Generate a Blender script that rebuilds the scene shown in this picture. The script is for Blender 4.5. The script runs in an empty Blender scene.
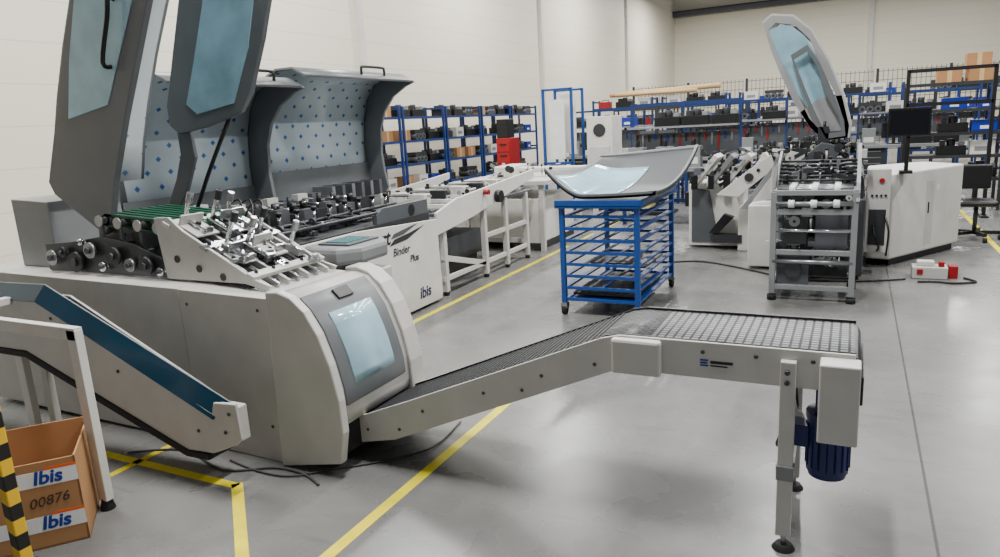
import bpy, math, random, bmesh
from mathutils import Vector, Matrix, Euler
random.seed(7)
COL=bpy.context.scene.collection
# ------------------------------------------------------------------ materials
def srgb(c):
    return tuple(((v/255.0)/12.92 if v/255.0<=0.04045 else (((v/255.0)+0.055)/1.055)**2.4) for v in c)+(1.0,)
def M(name,col,rough=0.5,metal=0.0,var=0.06,scale=6.0,coat=0.0,spec=0.5):
    m=bpy.data.materials.new(name); m.use_nodes=True
    nt=m.node_tree; b=nt.nodes['Principled BSDF']
    c=srgb(col)
    b.inputs['Roughness'].default_value=rough; b.inputs['Metallic'].default_value=metal
    b.inputs['Specular IOR Level'].default_value=spec
    b.inputs['Coat Weight'].default_value=coat
    tc=nt.nodes.new('ShaderNodeTexCoord'); n=nt.nodes.new('ShaderNodeTexNoise')
    n.inputs['Scale'].default_value=scale; n.inputs['Detail'].default_value=3
    nt.links.new(tc.outputs['Object'],n.inputs['Vector'])
    r=nt.nodes.new('ShaderNodeValToRGB')
    r.color_ramp.elements[0].position=0.3; r.color_ramp.elements[1].position=0.7
    r.color_ramp.elements[0].color=tuple(v*(1-var) for v in c[:3])+(1,)
    r.color_ramp.elements[1].color=tuple(min(1,v*(1+var)) for v in c[:3])+(1,)
    nt.links.new(n.outputs['Fac'],r.inputs['Fac']); nt.links.new(r.outputs['Color'],b.inputs['Base Color'])
    return m
LIGHT=M('light_grey_paint',(190,189,184),0.45)
WHITE=M('white_paint',(208,207,201),0.45)
HOOD=M('hood_grey_paint',(98,102,105),0.38)
COVER=M('cover_grey_paint',(70,74,77),0.45)
DGREY=M('dark_grey_paint',(76,80,84),0.42)
MGREY=M('mid_grey_paint',(124,127,129),0.42)
CHAR=M('charcoal_paint',(38,40,43),0.5)
BLACK=M('black_plastic',(12,12,14),0.4)
RUB=M('black_rubber',(18,18,19),0.75)
GCAB=M('grey_cable_jacket',(58,58,58),0.6)
STEEL=M('brushed_steel',(160,162,165),0.3,0.9)
DSTEEL=M('dark_steel',(76,78,82),0.4,0.75)
CHROME=M('chrome',(220,222,225),0.12,1.0)
TEAL=M('teal_guard',(0,40,58),0.25,0.0,0.2,3)
BLUE=M('blue_frame_paint',(6,62,132),0.4)
RBLUE=M('blue_rack_paint',(6,42,98),0.45)
BLUE2=M('blue_bin_plastic',(6,40,150),0.4)
NAVY=M('navy_motor_paint',(10,28,92),0.4)
GREEN=M('green_roller',(6,76,50),0.35)
RED=M('red_paint',(150,10,18),0.4)
YEL=M('yellow_paint',(222,206,20),0.55,0,0.15,9)
CARD=M('cardboard',(166,122,80),0.85,0,0.08,4)
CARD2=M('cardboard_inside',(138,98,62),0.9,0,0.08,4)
BEIGE=M('beige_tube',(198,166,120),0.7)
GLASS=M('film_covered_glass',(160,198,212),0.15,0,0.14,5,0.3)
GLASS2=M('smoky_glass',(142,180,196),0.12,0,0.22,4,0.3)
SCREEN=M('teal_screen',(70,118,122),0.2)
PAPER=M('paper_white',(225,226,226),0.6)
INKB=M('blue_ink',(16,50,140),0.6,0,0)
INKN=M('navy_ink',(14,28,70),0.6,0,0)
INKD=M('dark_ink',(20,22,26),0.6,0,0)
INKF=M('faded_marker_ink',(60,48,38),0.7,0,0)
ORANGE=M('orange_ink',(226,90,20),0.6,0,0)
DKBLUE=M('dark_screen',(10,13,20),0.12)

def film_mat(name,sc,blue,base,thr=(.10,.16)):
    m=bpy.data.materials.new(name); m.use_nodes=True
    nt=m.node_tree; b=nt.nodes['Principled BSDF']; b.inputs['Roughness'].default_value=0.22
    tc=nt.nodes.new('ShaderNodeTexCoord'); sp=nt.nodes.new('ShaderNodeSeparateXYZ'); cb=nt.nodes.new('ShaderNodeCombineXYZ')
    nt.links.new(tc.outputs['Object'],sp.inputs[0])
    a=nt.nodes.new('ShaderNodeMath'); a.operation='MULTIPLY_ADD'; a.inputs[1].default_value=0.7
    nt.links.new(sp.outputs['X'],a.inputs[0]); nt.links.new(sp.outputs['Z'],a.inputs[2])
    nt.links.new(sp.outputs['Y'],cb.inputs['X']); nt.links.new(a.outputs[0],cb.inputs['Y'])
    mp=nt.nodes.new('ShaderNodeMapping'); mp.inputs['Rotation'].default_value=(0,0,math.radians(45)); mp.inputs['Scale'].default_value=(sc,sc,sc)
    nt.links.new(cb.outputs[0],mp.inputs[0])
    v=nt.nodes.new('ShaderNodeTexVoronoi'); v.voronoi_dimensions='2D'; v.distance='CHEBYCHEV'; v.inputs['Randomness'].default_value=0.06; v.inputs['Scale'].default_value=1.0
    nt.links.new(mp.outputs[0],v.inputs['Vector'])
    r=nt.nodes.new('ShaderNodeValToRGB'); r.color_ramp.elements[0].position=thr[0]; r.color_ramp.elements[1].position=thr[1]
    r.color_ramp.elements[0].color=srgb(blue); r.color_ramp.elements[1].color=srgb(base)
    nt.links.new(v.outputs['Distance'],r.inputs[0])
    n=nt.nodes.new('ShaderNodeTexNoise'); n.inputs['Scale'].default_value=3; n.inputs['Detail'].default_value=3; n.inputs['Distortion'].default_value=1.0; nt.links.new(tc.outputs['Object'],n.inputs['Vector'])
    mx=nt.nodes.new('ShaderNodeMix'); mx.data_type='RGBA'; mx.blend_type='MULTIPLY'; mx.inputs['Factor'].default_value=0.2
    nt.links.new(r.outputs[0],mx.inputs['A']); nt.links.new(n.outputs['Fac'],mx.inputs['B'])
    nt.links.new(mx.outputs['Result'],b.inputs['Base Color'])
    bp=nt.nodes.new('ShaderNodeBump'); bp.inputs['Strength'].default_value=0.35; bp.inputs['Distance'].default_value=0.02
    nt.links.new(n.outputs['Fac'],bp.inputs['Height']); nt.links.new(bp.outputs[0],b.inputs['Normal'])
    return m
FILM=film_mat('dotted_protective_film',6.0,(66,116,186),(206,222,230),(.09,.14))
FILM1=film_mat('pale_protective_film',4.6,(100,146,196),(216,226,230),(.06,.11))
def belt_mat(name,w,h,mo,c1,c2,cm,ro=.5):
    m=bpy.data.materials.new(name); m.use_nodes=True
    nt=m.node_tree; b=nt.nodes['Principled BSDF']; b.inputs['Roughness'].default_value=ro
    tc=nt.nodes.new('ShaderNodeTexCoord')
    br=nt.nodes.new('ShaderNodeTexBrick'); br.inputs['Scale'].default_value=1.0; br.offset=0.0 if 'seg' in name else .5
    br.inputs['Brick Width'].default_value=w; br.inputs['Row Height'].default_value=h; br.inputs['Mortar Size'].default_value=mo
    br.inputs['Color1'].default_value=srgb(c1); br.inputs['Color2'].default_value=srgb(c2); br.inputs['Mortar'].default_value=srgb(cm)
    nt.links.new(tc.outputs['Object'],br.inputs['Vector']); nt.links.new(br.outputs['Color'],b.inputs['Base Color'])
    bp=nt.nodes.new('ShaderNodeBump'); bp.inputs['Strength'].default_value=0.5; bp.inputs['Distance'].default_value=0.003; bp.invert=True
    nt.links.new(br.outputs['Fac'],bp.inputs['Height']); nt.links.new(bp.outputs[0],b.inputs['Normal'])
    return m
BELT=belt_mat('modular_belt',.042,.024,.006,(84,86,90),(62,64,68),(12,13,15),.45)
BELT_LIT=belt_mat('segmented_plastic_belt',.034,.030,.005,(142,144,147),(124,126,130),(44,45,48),.6)  # segmented grid; the paler grey paints in light reflected off the flat run
def hazard_mat():
    m=bpy.data.materials.new('hazard_stripes'); m.use_nodes=True
    nt=m.node_tree; b=nt.nodes['Principled BSDF']; b.inputs['Roughness'].default_value=0.5
    tc=nt.nodes.new('ShaderNodeTexCoord'); sp=nt.nodes.new('ShaderNodeSeparateXYZ'); nt.links.new(tc.outputs['Object'],sp.inputs[0])
    a=nt.nodes.new('ShaderNodeMath'); a.operation='MULTIPLY_ADD'; a.inputs[1].default_value=0.3
    nt.links.new(sp.outputs['X'],a.inputs[0]); nt.links.new(sp.outputs['Z'],a.inputs[2])
    d=nt.nodes.new('ShaderNodeMath'); d.operation='DIVIDE'; d.inputs[1].default_value=0.13; nt.links.new(a.outputs[0],d.inputs[0])
    f=nt.nodes.new('ShaderNodeMath'); f.operation='FRACT'; nt.links.new(d.outputs[0],f.inputs[0])
    g=nt.nodes.new('ShaderNodeMath'); g.operation='GREATER_THAN'; g.inputs[1].default_value=0.5; nt.links.new(f.outputs[0],g.inputs[0])
    mx=nt.nodes.new('ShaderNodeMix'); mx.data_type='RGBA'; mx.inputs['A'].default_value=srgb((16,16,16)); mx.inputs['B'].default_value=srgb((216,172,20))
    nt.links.new(g.outputs[0],mx.inputs['Factor']); nt.links.new(mx.outputs['Result'],b.inputs['Base Color'])
    return m
HAZ=hazard_mat()
def floor_mat():
    m=bpy.data.materials.new('polished_concrete'); m.use_nodes=True
    nt=m.node_tree; b=nt.nodes['Principled BSDF']
    tc=nt.nodes.new('ShaderNodeTexCoord')
    n=nt.nodes.new('ShaderNodeTexNoise'); n.inputs['Scale'].default_value=0.8; n.inputs['Detail'].default_value=10; n.inputs['Roughness'].default_value=0.68; n.inputs['Distortion'].default_value=.4
    nt.links.new(tc.outputs['Object'],n.inputs['Vector'])
    r=nt.nodes.new('ShaderNodeValToRGB'); r.color_ramp.elements[0].position=0.32; r.color_ramp.elements[1].position=0.68
    r.color_ramp.elements[0].color=srgb((96,96,95)); r.color_ramp.elements[1].color=srgb((125,125,123))
    nt.links.new(n.outputs['Fac'],r.inputs[0])
    mp=nt.nodes.new('ShaderNodeMapping'); mp.inputs['Scale'].default_value=(1.2,9,1); mp.inputs['Rotation'].default_value=(0,0,.5); nt.links.new(tc.outputs['Object'],mp.inputs[0])
    ns=nt.nodes.new('ShaderNodeTexNoise'); ns.inputs['Scale'].default_value=1.6; ns.inputs['Detail'].default_value=4; nt.links.new(mp.outputs[0],ns.inputs['Vector'])
    rs=nt.nodes.new('ShaderNodeValToRGB'); rs.color_ramp.elements[0].position=0.62; rs.color_ramp.elements[1].position=0.74
    rs.color_ramp.elements[0].color=(1,1,1,1); rs.color_ramp.elements[1].color=(.8,.8,.8,1); nt.links.new(ns.outputs['Fac'],rs.inputs[0])
    ml=nt.nodes.new('ShaderNodeMix'); ml.data_type='RGBA'; ml.blend_type='MULTIPLY'; ml.inputs['Factor'].default_value=1.0
    nt.links.new(r.outputs['Color'],ml.inputs['A']); nt.links.new(rs.outputs['Color'],ml.inputs['B'])
    sp=nt.nodes.new('ShaderNodeSeparateXYZ'); nt.links.new(tc.outputs['Object'],sp.inputs[0])
    def joint(sock,off,period):
        a=nt.nodes.new('ShaderNodeMath'); a.operation='SUBTRACT'; a.inputs[1].default_value=off; nt.links.new(sock,a.inputs[0])
        pp=nt.nodes.new('ShaderNodeMath'); pp.operation='PINGPONG'; pp.inputs[1].default_value=period/2; nt.links.new(a.outputs[0],pp.inputs[0])
        l=nt.nodes.new('ShaderNodeMath'); l.operation='LESS_THAN'; l.inputs[1].default_value=0.006; nt.links.new(pp.outputs[0],l.inputs[0])
        return l.outputs[0]
    j=joint(sp.outputs['X'],0.36,6.0)
    k=joint(sp.outputs['Y'],13.0,12.0)
    mxx=nt.nodes.new('ShaderNodeMath'); mxx.operation='MAXIMUM'; nt.links.new(j,mxx.inputs[0]); nt.links.new(k,mxx.inputs[1])
    sc=nt.nodes.new('ShaderNodeMath'); sc.operation='MULTIPLY'; sc.inputs[1].default_value=0.7; nt.links.new(mxx.outputs[0],sc.inputs[0])
    mx=nt.nodes.new('ShaderNodeMix'); mx.data_type='RGBA'; mx.inputs['B'].default_value=srgb((36,36,36))
    nt.links.new(sc.outputs[0],mx.inputs['Factor']); nt.links.new(ml.outputs['Result'],mx.inputs['A'])
    nt.links.new(mx.outputs['Result'],b.inputs['Base Color'])
    n2=nt.nodes.new('ShaderNodeTexNoise'); n2.inputs['Scale'].default_value=2.2; n2.inputs['Detail'].default_value=6; nt.links.new(tc.outputs['Object'],n2.inputs['Vector'])
    mr=nt.nodes.new('ShaderNodeMapRange'); mr.inputs['To Min'].default_value=0.19; mr.inputs['To Max'].default_value=0.36; nt.links.new(n2.outputs['Fac'],mr.inputs[0])
    nt.links.new(mr.outputs[0],b.inputs['Roughness'])
    return m
def wall_mat():
    m=bpy.data.materials.new('white_panel_siding'); m.use_nodes=True
    nt=m.node_tree; b=nt.nodes['Principled BSDF']; b.inputs['Roughness'].default_value=0.55
    tc=nt.nodes.new('ShaderNodeTexCoord'); sp=nt.nodes.new('ShaderNodeSeparateXYZ'); nt.links.new(tc.outputs['Object'],sp.inputs[0])
    pp=nt.nodes.new('ShaderNodeMath'); pp.operation='PINGPONG'; pp.inputs[1].default_value=0.25; nt.links.new(sp.outputs['Z'],pp.inputs[0])
    l=nt.nodes.new('ShaderNodeMath'); l.operation='LESS_THAN'; l.inputs[1].default_value=0.008; nt.links.new(pp.outputs[0],l.inputs[0])
    s=nt.nodes.new('ShaderNodeMath'); s.operation='MULTIPLY'; s.inputs[1].default_value=0.3; nt.links.new(l.outputs[0],s.inputs[0])
    mx=nt.nodes.new('ShaderNodeMix'); mx.data_type='RGBA'; mx.inputs['A'].default_value=srgb((228,222,204)); mx.inputs['B'].default_value=srgb((160,156,142))
    nt.links.new(s.outputs[0],mx.inputs['Factor']); nt.links.new(mx.outputs['Result'],b.inputs['Base Color'])
    return m
FLOOR=floor_mat(); WALL=wall_mat(); MESHM=M('wire_mesh',(52,54,58),.5)

# ------------------------------------------------------------------ mesh builder
class MB:
    def __init__(s): s.v=[]; s.f=[]; s.mi=[]; s.sm=[]; s.mats=[]
    def m(s,mat):
        if mat not in s.mats: s.mats.append(mat)
        return s.mats.index(mat)
    def add(s,vs,fs,mat,smooth=False):
        o=len(s.v); s.v+= [Vector(q) for q in vs]; k=s.m(mat)
        for i,f in enumerate(fs):
            s.f.append([o+j for j in f]); s.mi.append(k); s.sm.append(smooth if isinstance(smooth,bool) else smooth[i])
        return s
    def box(s,a,b,mat,rot=None,piv=None):
        x0,y0,z0=a; x1,y1,z1=b
        vs=[Vector(q) for q in [(x0,y0,z0),(x1,y0,z0),(x1,y1,z0),(x0,y1,z0),(x0,y0,z1),(x1,y0,z1),(x1,y1,z1),(x0,y1,z1)]]
        if rot:
            R=Euler(rot).to_matrix(); c=Vector(piv) if piv else (vs[0]+vs[6])/2
            vs=[c+R@(q-c) for q in vs]
        return s.add(vs,[(0,3,2,1),(4,5,6,7),(0,1,5,4),(1,2,6,5),(2,3,7,6),(3,0,4,7)],mat)
    def cyl(s,p0,p1,r,mat,n=14,r2=None):
        p0=Vector(p0);p1=Vector(p1); d=(p1-p0)
        if d.length<1e-6: return s
        d.normalize(); r2=r if r2 is None else r2
        a=Vector((0,0,1)) if abs(d.z)<0.9 else Vector((1,0,0))
        u=d.cross(a).normalized(); w=d.cross(u)
        vs=[];
        for (p,rr) in ((p0,r),(p1,r2)):
            for i in range(n):
                t=2*math.pi*i/n; vs.append(p+u*(rr*math.cos(t))+w*(rr*math.sin(t)))
        fs=[(i,(i+1)%n,n+(i+1)%n,n+i) for i in range(n)]; sm=[True]*n
        fs+= [tuple(reversed(range(n))),tuple(range(n,2*n))]; sm+=[False,False]
        return s.add(vs,fs,mat,sm)
    def tube(s,path,r,mat,n=8):
        P=[Vector(q) for q in path]
        Q=[]
        for i in range(len(P)-1):
            p0=P[max(i-1,0)];p1=P[i];p2=P[i+1];p3=P[min(i+2,len(P)-1)]
            for k in range(4):
                t=k/4; Q.append(0.5*((2*p1)+(-p0+p2)*t+(2*p0-5*p1+4*p2-p3)*t*t+(-p0+3*p1-3*p2+p3)*t**3))
        Q.append(P[-1]); P=Q
        vs=[];fs=[]
        u=None
        for i,p in enumerate(P):
            d=(P[min(i+1,len(P)-1)]-P[max(i-1,0)]).normalized()
            if u is None:
                a=Vector((0,0,1)) if abs(d.z)<0.9 else Vector((1,0,0)); u=d.cross(a).normalized()
            else: u=(u-d*u.dot(d)).normalized()
            w=d.cross(u)
            for k in range(n):
                t=2*math.pi*k/n; vs.append(p+u*(r*math.cos(t))+w*(r*math.sin(t)))
        for i in range(len(P)-1):
            for k in range(n): fs.append((i*n+k,i*n+(k+1)%n,(i+1)*n+(k+1)%n,(i+1)*n+k))
        sm=[True]*len(fs); fs+=[tuple(reversed(range(n))),tuple(range((len(P)-1)*n,len(P)*n))]; sm+=[False,False]
        return s.add(vs,fs,mat,sm)
    def prism(s,pts,a0,a1,mat,axis='Y'):
        def q(p,a):
            if axis=='Y': return (p[0],a,p[1])
            if axis=='Z': return (p[0],p[1],a)
            return (a,p[0],p[1])
        n=len(pts); vs=[q(p,a0) for p in pts]+[q(p,a1) for p in pts]
        return s.add(vs,[tuple(range(n)),tuple(reversed(range(n,2*n)))]+[(i,n+i,n+(i+1)%n,(i+1)%n) for i in range(n)],mat)
    def strip(s,prof,y0,y1,t,mat,axis='Y'):
        n=len(prof); off=[]
        for i in range(n):
            a=Vector(prof[max(i-1,0)]);b=Vector(prof[min(i+1,n-1)]); d=(b-a).normalized(); off.append((prof[i][0]-d.y*t,prof[i][1]+d.x*t))
        def q(p,a): return (p[0],a,p[1]) if axis=='Y' else (a,p[0],p[1])
        vs=[q(p,y0) for p in prof]+[q(p,y1) for p in prof]+[q(p,y0) for p in off]+[q(p,y1) for p in off]
        fs=[];sm=[]
        for i in range(n-1):
            fs+=[(i,i+1,n+i+1,n+i),(2*n+i,3*n+i,3*n+i+1,2*n+i+1)]; sm+=[True,True]
            fs+=[(i,2*n+i,2*n+i+1,i+1),(n+i,n+i+1,3*n+i+1,3*n+i)]; sm+=[False,False]
        fs+=[(0,n,3*n,2*n),(n-1,3*n-1,4*n-1,2*n-1)]; sm+=[False,False]
        return s.add(vs,fs,mat,sm)
    def grid(s,fn,nu,nv,t,mat):
        vs=[];fs=[];sm=[]
        for i in range(nu+1):
            for j in range(nv+1): vs.append(Vector(fn(i/nu,j/nv)))
        N=len(vs); vs+=[q-Vector((0,0,t)) for q in vs]
        W=nv+1
        for i in range(nu):
            for j in range(nv):
                a=i*W+j; fs.append((a,a+W,a+W+1,a+1)); fs.append((N+a,N+a+1,N+a+W+1,N+a+W)); sm+=[True,True]
        for i in range(nu):
            for j in (0,nv):
                a=i*W+j; fs.append((a,a+W,N+a+W,N+a)); sm.append(False)
        for j in range(nv):
            for i in (0,nu):
                a=i*W+j; fs.append((a,a+1,N+a+1,N+a)); sm.append(False)
        return s.add(vs,fs,mat,sm)
    def obj(s,name,parent=None,bevel=0,org=None,label=None):
        me=bpy.data.meshes.new(name)
        o0=parent.location.copy() if parent is not None else Vector(org if org else (0,0,0))
        if parent is not None:
            p=parent.parent
            while p is not None: o0+=p.location; p=p.parent
        me.from_pydata([tuple(q-o0) for q in s.v],[],s.f)
        for mt in s.mats: me.materials.append(mt)
        for i,p in enumerate(me.polygons): p.material_index=s.mi[i]; p.use_smooth=s.sm[i]
        bm=bmesh.new(); bm.from_mesh(me); bmesh.ops.recalc_face_normals(bm,faces=bm.faces); bm.to_mesh(me); bm.free()
        o=bpy.data.objects.new(name,me); COL.objects.link(o)
        if parent is not None: o.parent=parent
        else: o.location=o0
        if bevel:
            bv=o.modifiers.new('bevel','BEVEL'); bv.width=bevel; bv.segments=2; bv.limit_method='ANGLE'; bv.angle_limit=math.radians(50)
        if label: o['label']=label
        return o
def root(name,loc,label,cat,group=None):
    e=bpy.data.objects.new(name,None); e.empty_display_size=0.1; e.location=loc; COL.objects.link(e)
    e['label']=label; e['category']=cat
    if group: e['group']=group
    return e
def tag(o,label,cat,group=None):
    o['label']=label; o['category']=cat
    if group: o['group']=group
    return o
def text(s,size,loc,rot,mat,parent,name='lettering',shear=0.0,ext=0.001,bold=0.012):
    cu=bpy.data.curves.new(name,'FONT'); cu.body=s; cu.size=size; cu.extrude=ext; cu.shear=shear; cu.offset=size*bold
    t=bpy.data.objects.new(name,cu); COL.objects.link(t)
    bpy.context.view_layer.update()
    me=bpy.data.meshes.new_from_object(t.evaluated_get(bpy.context.evaluated_depsgraph_get()))
    bpy.data.objects.remove(t)
    o=bpy.data.objects.new(name,me); me.materials.clear(); me.materials.append(mat); COL.objects.link(o)
    o.parent=parent; o.location=Vector(loc)-parent.location; o.rotation_euler=rot
    return o
def copy_tree(src,loc,rotz=0,group=None):
    c=src.copy(); COL.objects.link(c); c.location=loc; c.rotation_euler=(0,0,rotz)
    def rec(a,b):
        for ch in a.children:
            k=ch.copy(); COL.objects.link(k); k.parent=b; rec(ch,k)
    rec(src,c)
    if group: c['group']=group
    return c
def clutter(m0,lo,hi,n,seed,axis=1,mats=(STEEL,DSTEEL,CHAR,LIGHT,CHROME),zf=None,k0=1.0,parent=None):
    """small machine fittings; with a parent every fitting is a part of its own"""
    R=random.Random(seed)
    for i in range(n):
        m=MB() if parent is not None else m0
        x=R.uniform(lo[0],hi[0]); y=R.uniform(lo[1],hi[1]); z=R.uniform(lo[2],hi[2])
        if zf: z+=zf(x)
        k=R.random(); mt=R.choice(mats)
        if k<0.3:
            sx,sy,sz=[R.uniform(.02,.09)*k0 for _ in range(3)]; nm='bracket'
            m.box((x-sx/2,y-sy/2,z-sz/2),(x+sx/2,y+sy/2,z+sz/2),mt,rot=(0,.42,0) if zf else None)
            m.cyl((x,y,z+sz/2-.004),(x,y,z+sz/2+.008),.006,DSTEEL,6)
        elif k<0.55:
            L=R.uniform(.1,.35)*k0; nm='rod'
            d=[0,0,0]; d[axis]=L
            m.cyl((x-d[0]/2,y-d[1]/2,z-d[2]/2),(x+d[0]/2,y+d[1]/2,z+d[2]/2),R.uniform(.006,.014),mt,8)
        elif k<0.75:
            r=R.uniform(.02,.05)*k0; nm='pulley'; m.cyl((x,y,z),(x,y+.02,z),r,mt,14); m.cyl((x,y-.006,z),(x,y+.026,z),r*.3,CHAR,8)
        elif k<0.9:
            h=R.uniform(.05,.14)*k0; nm='adjuster_knob'; m.cyl((x,y,z-h/2),(x,y,z+h/2),.009,mt,8); m.cyl((x,y,z+h/2),(x,y,z+h/2+.02),.016,BLACK,10)
        else:
            L=R.uniform(.1,.3)*k0; nm='lever'; m.box((x-L/2,y-.006,z-.02),(x+L/2,y+.006,z+.02),mt,rot=(0,R.uniform(-.6,.6),0)); m.cyl((x,y-.012,z),(x,y+.012,z),.010,CHAR,8)
        if parent is not None: m.obj(nm,parent)

# ------------------------------------------------------------------ room
def struct(o): o['kind']='structure'; return o
struct(MB().box((-9,-4,-0.1),(12,40,0),FLOOR).obj('floor',org=(0,0,0)))
struct(MB().box((-9.2,-4,0),(-9,40,9),WALL).obj('wall_left',org=(0,0,0)))
struct(MB().box((-9.2,40,0),(12,40.2,9),WALL).obj('wall_back',org=(0,0,0)))
struct(MB().box((-9,-4,0),(-8.96,40,0.3),MGREY).obj('baseboard_left'))
struct(MB().box((-9,39.96,0),(12,40,0.3),MGREY).obj('baseboard_back'))
i=1
for y in (2.7,12.0,21.3,30.7):
    struct(MB().box((-9,y-.07,0),(-8.9,y+.07,9),WHITE).obj('trim_%d'%i)); i+=1
for x in (0.45,9.8):
    struct(MB().box((x-.09,39.88,0),(x+.09,40,9),WHITE).obj('trim_%d'%i)); i+=1
struct(MB().box((-9,39.5,6.75),(12,39.9,7.0),DGREY).box((-9,39.45,7.0),(12,39.95,7.04),CHAR).obj('trim_%d'%i))

def fl(pts,w=0.06):
    (x0,y0),(x1,y1)=pts; d=Vector((x1-x0,y1-y0,0)); n=Vector((-d.y,d.x,0)).normalized()*w/2
    a=Vector((x0,y0,0));b=Vector((x1,y1,0)); z=Vector((0,0,.002))
    m=MB(); m.add([a-n,b-n,b+n,a+n,a-n+z,b-n+z,b+n+z,a+n+z],[(0,3,2,1),(4,5,6,7),(0,1,5,4),(1,2,6,5),(2,3,7,6),(3,0,4,7)],YEL)
    o=m.obj('floor_marking',org=(x0,y0,0)); tag(o,'yellow painted line on the grey concrete floor','floor marking','yellow floor lines')
fl([(-1.87,0.8),(-1.87,3.66)]); fl([(-3.5,4.9),(-3.5,9.0)]); fl([(-4.6,2.25),(-2.7,2.25)],.05); fl([(-2.72,2.27),(-2.08,1.70)],.055); fl([(-3.45,2.08),(-3.45,2.50)],.045)
fl([(1.52,8.9),(1.52,13)]); fl([(-3.5,9.3),(-3.5,14)])

# ------------------------------------------------------------------ output belt conveyor
cv=root('belt_conveyor',(-0.9,2.93,0),'light grey outfeed conveyor with dark modular belt and blue motor','conveyor')
top=[(-2.34,.22),(-1.95,.375),(-.92,.80),(-.84,.82),(.04,.82)]
side=[(-2.34,.09),(-2.04,.155),(-.88,.655),(-.80,.67),(.04,.67)]+list(reversed(top))
for y in (2.70,3.16):
    m=MB(); m.prism(side,y,y+.012,LIGHT)
    if y<3:
        for x,z in [(-2.2,.19),(-1.85,.34),(-1.5,.48),(-1.2,.6),(-.5,.78),(-.3,.78),(-.1,.78),(-2.0,.22),(-1.3,.52),(-.95,.68)]:
            m.cyl((x,2.7,z),(x,2.694,z),.009,DSTEEL,8)
    m.obj('side_frame',cv,bevel=.003)
m=MB(); bp=[(-2.36,.180),(-2.33,.207),(-1.95,.363),(-.95,.783),(-.90,.803),(-.84,.814),(-.72,.814)]
m.strip(bp,2.722,3.150,-.012,BELT)
for k in range(50):
    x=-2.30+k*.03
    z=.363+(x+1.95)*.42 if x>-1.95 else .207+(x+2.33)*.41
    if x<-.93: m.box((x-.006,2.724,z-.004),(x+.006,3.148,z+.004),CHAR,rot=(0,-.40,0))
m.obj('belt',cv)
m=MB(); bp=[(-.72,.812),(.03,.812),(.05,.797),(.06,.772),(.05,.745),(.03,.733)]
m.strip(bp,2.722,3.150,-.012,BELT_LIT); m.obj('belt',cv,label='segmented belt section, reflected light painted in as paler grey')
for yy in (2.712,3.150):
    m=MB(); m.strip([(-2.34,.205),(-1.95,.365),(-.9,.80),(-.84,.812),(.04,.812)],yy,yy+.01,.010,BLACK); m.obj('edge_strip',cv)  # thin black strip between belt and side plate
for x,z in [(-2.3,.14),(.02,.755)]:
    m=MB(); m.cyl((x,2.72,z),(x,3.15,z),.03,BLACK); m.obj('roller_shaft',cv)
for x in (-.7,-.45,-.2):
    m=MB(); m.box((x-.02,2.71,.69),(x+.02,3.16,.71),DSTEEL); m.obj('cross_bar',cv)
m=MB(); m.box((-.865,2.655,.665),(-.66,2.70,.815),LIGHT); m.obj('joint_cover',cv,bevel=.012)
m=MB(); m.box((-.075,2.60,.505),(.058,2.70,.805),LIGHT); m.obj('drive_guard',cv,bevel=.006)
m=MB(); m.box((-.08,2.705,.60),(.06,3.17,.66),LIGHT).box((.05,2.72,.62),(.07,3.15,.73),BLACK); m.obj('end_plate',cv,bevel=.003)
for y in (2.685,3.19):
    m=MB(); m.box((-.21,y-.02,.06),(-.155,y+.02,.78),LIGHT); m.box((-.215,y-.025,.30),(-.15,y+.025,.36),MGREY)
    m.cyl((-.18,y,.02),(-.18,y,.10),.012,STEEL); m.cyl((-.18,y,0),(-.18,y,.022),.045,RUB,18,.03)
    for z in (.70,.74): m.cyl((-.185,y-.03,z),(-.185,y+.03,z),.01,DSTEEL,8)
    m.obj('leg',cv,bevel=.003)
m=MB(); m.box((-.2,2.70,.2),(-.17,3.17,.24),LIGHT); m.obj('cross_brace',cv,bevel=.003)
mo=MB(); mx,my=-.04,2.86
mo.cyl((mx,my,.28),(mx,my,.50),.078,NAVY,24).cyl((mx,my,.26),(mx,my,.28),.07,NAVY,24).cyl((mx,my,.50),(mx,my,.53),.085,NAVY,24)
for k in range(16):
    a=2*math.pi*k/16; mo.box((mx-.083,my-.003,.30),(mx+.083,my+.003,.48),NAVY,rot=(0,0,a))
mo.box((mx-.05,my-.05,.53),(mx+.05,my+.05,.66),NAVY).box((mx-.13,my-.04,.38),(mx-.07,my+.04,.47),NAVY)
mo.obj('drive_motor',cv,bevel=.002)
m=MB(); m.tube([(-.19,2.71,.7),(-.20,2.72,.5),(-.22,2.76,.40),(-.16,2.85,.42)],.006,BLACK); m.obj('cable',cv)
m=MB(); m.tube([(-.19,3.17,.62),(-.17,3.1,.45),(-.14,3.0,.43),(-.14,2.9,.43)],.006,BLACK); m.obj('cable',cv)
m=MB(); m.box((-.510,2.6975,.722),(-.478,2.70,.728),INKB).box((-.510,2.6975,.733),(-.482,2.70,.739),INKB).box((-.510,2.6975,.744),(-.478,2.70,.750),INKB).box((-.470,2.6975,.735),(-.385,2.70,.746),INKD).box((-.470,2.6975,.723),(-.405,2.70,.728),INKD); m.obj('maker_logo',cv)

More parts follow.
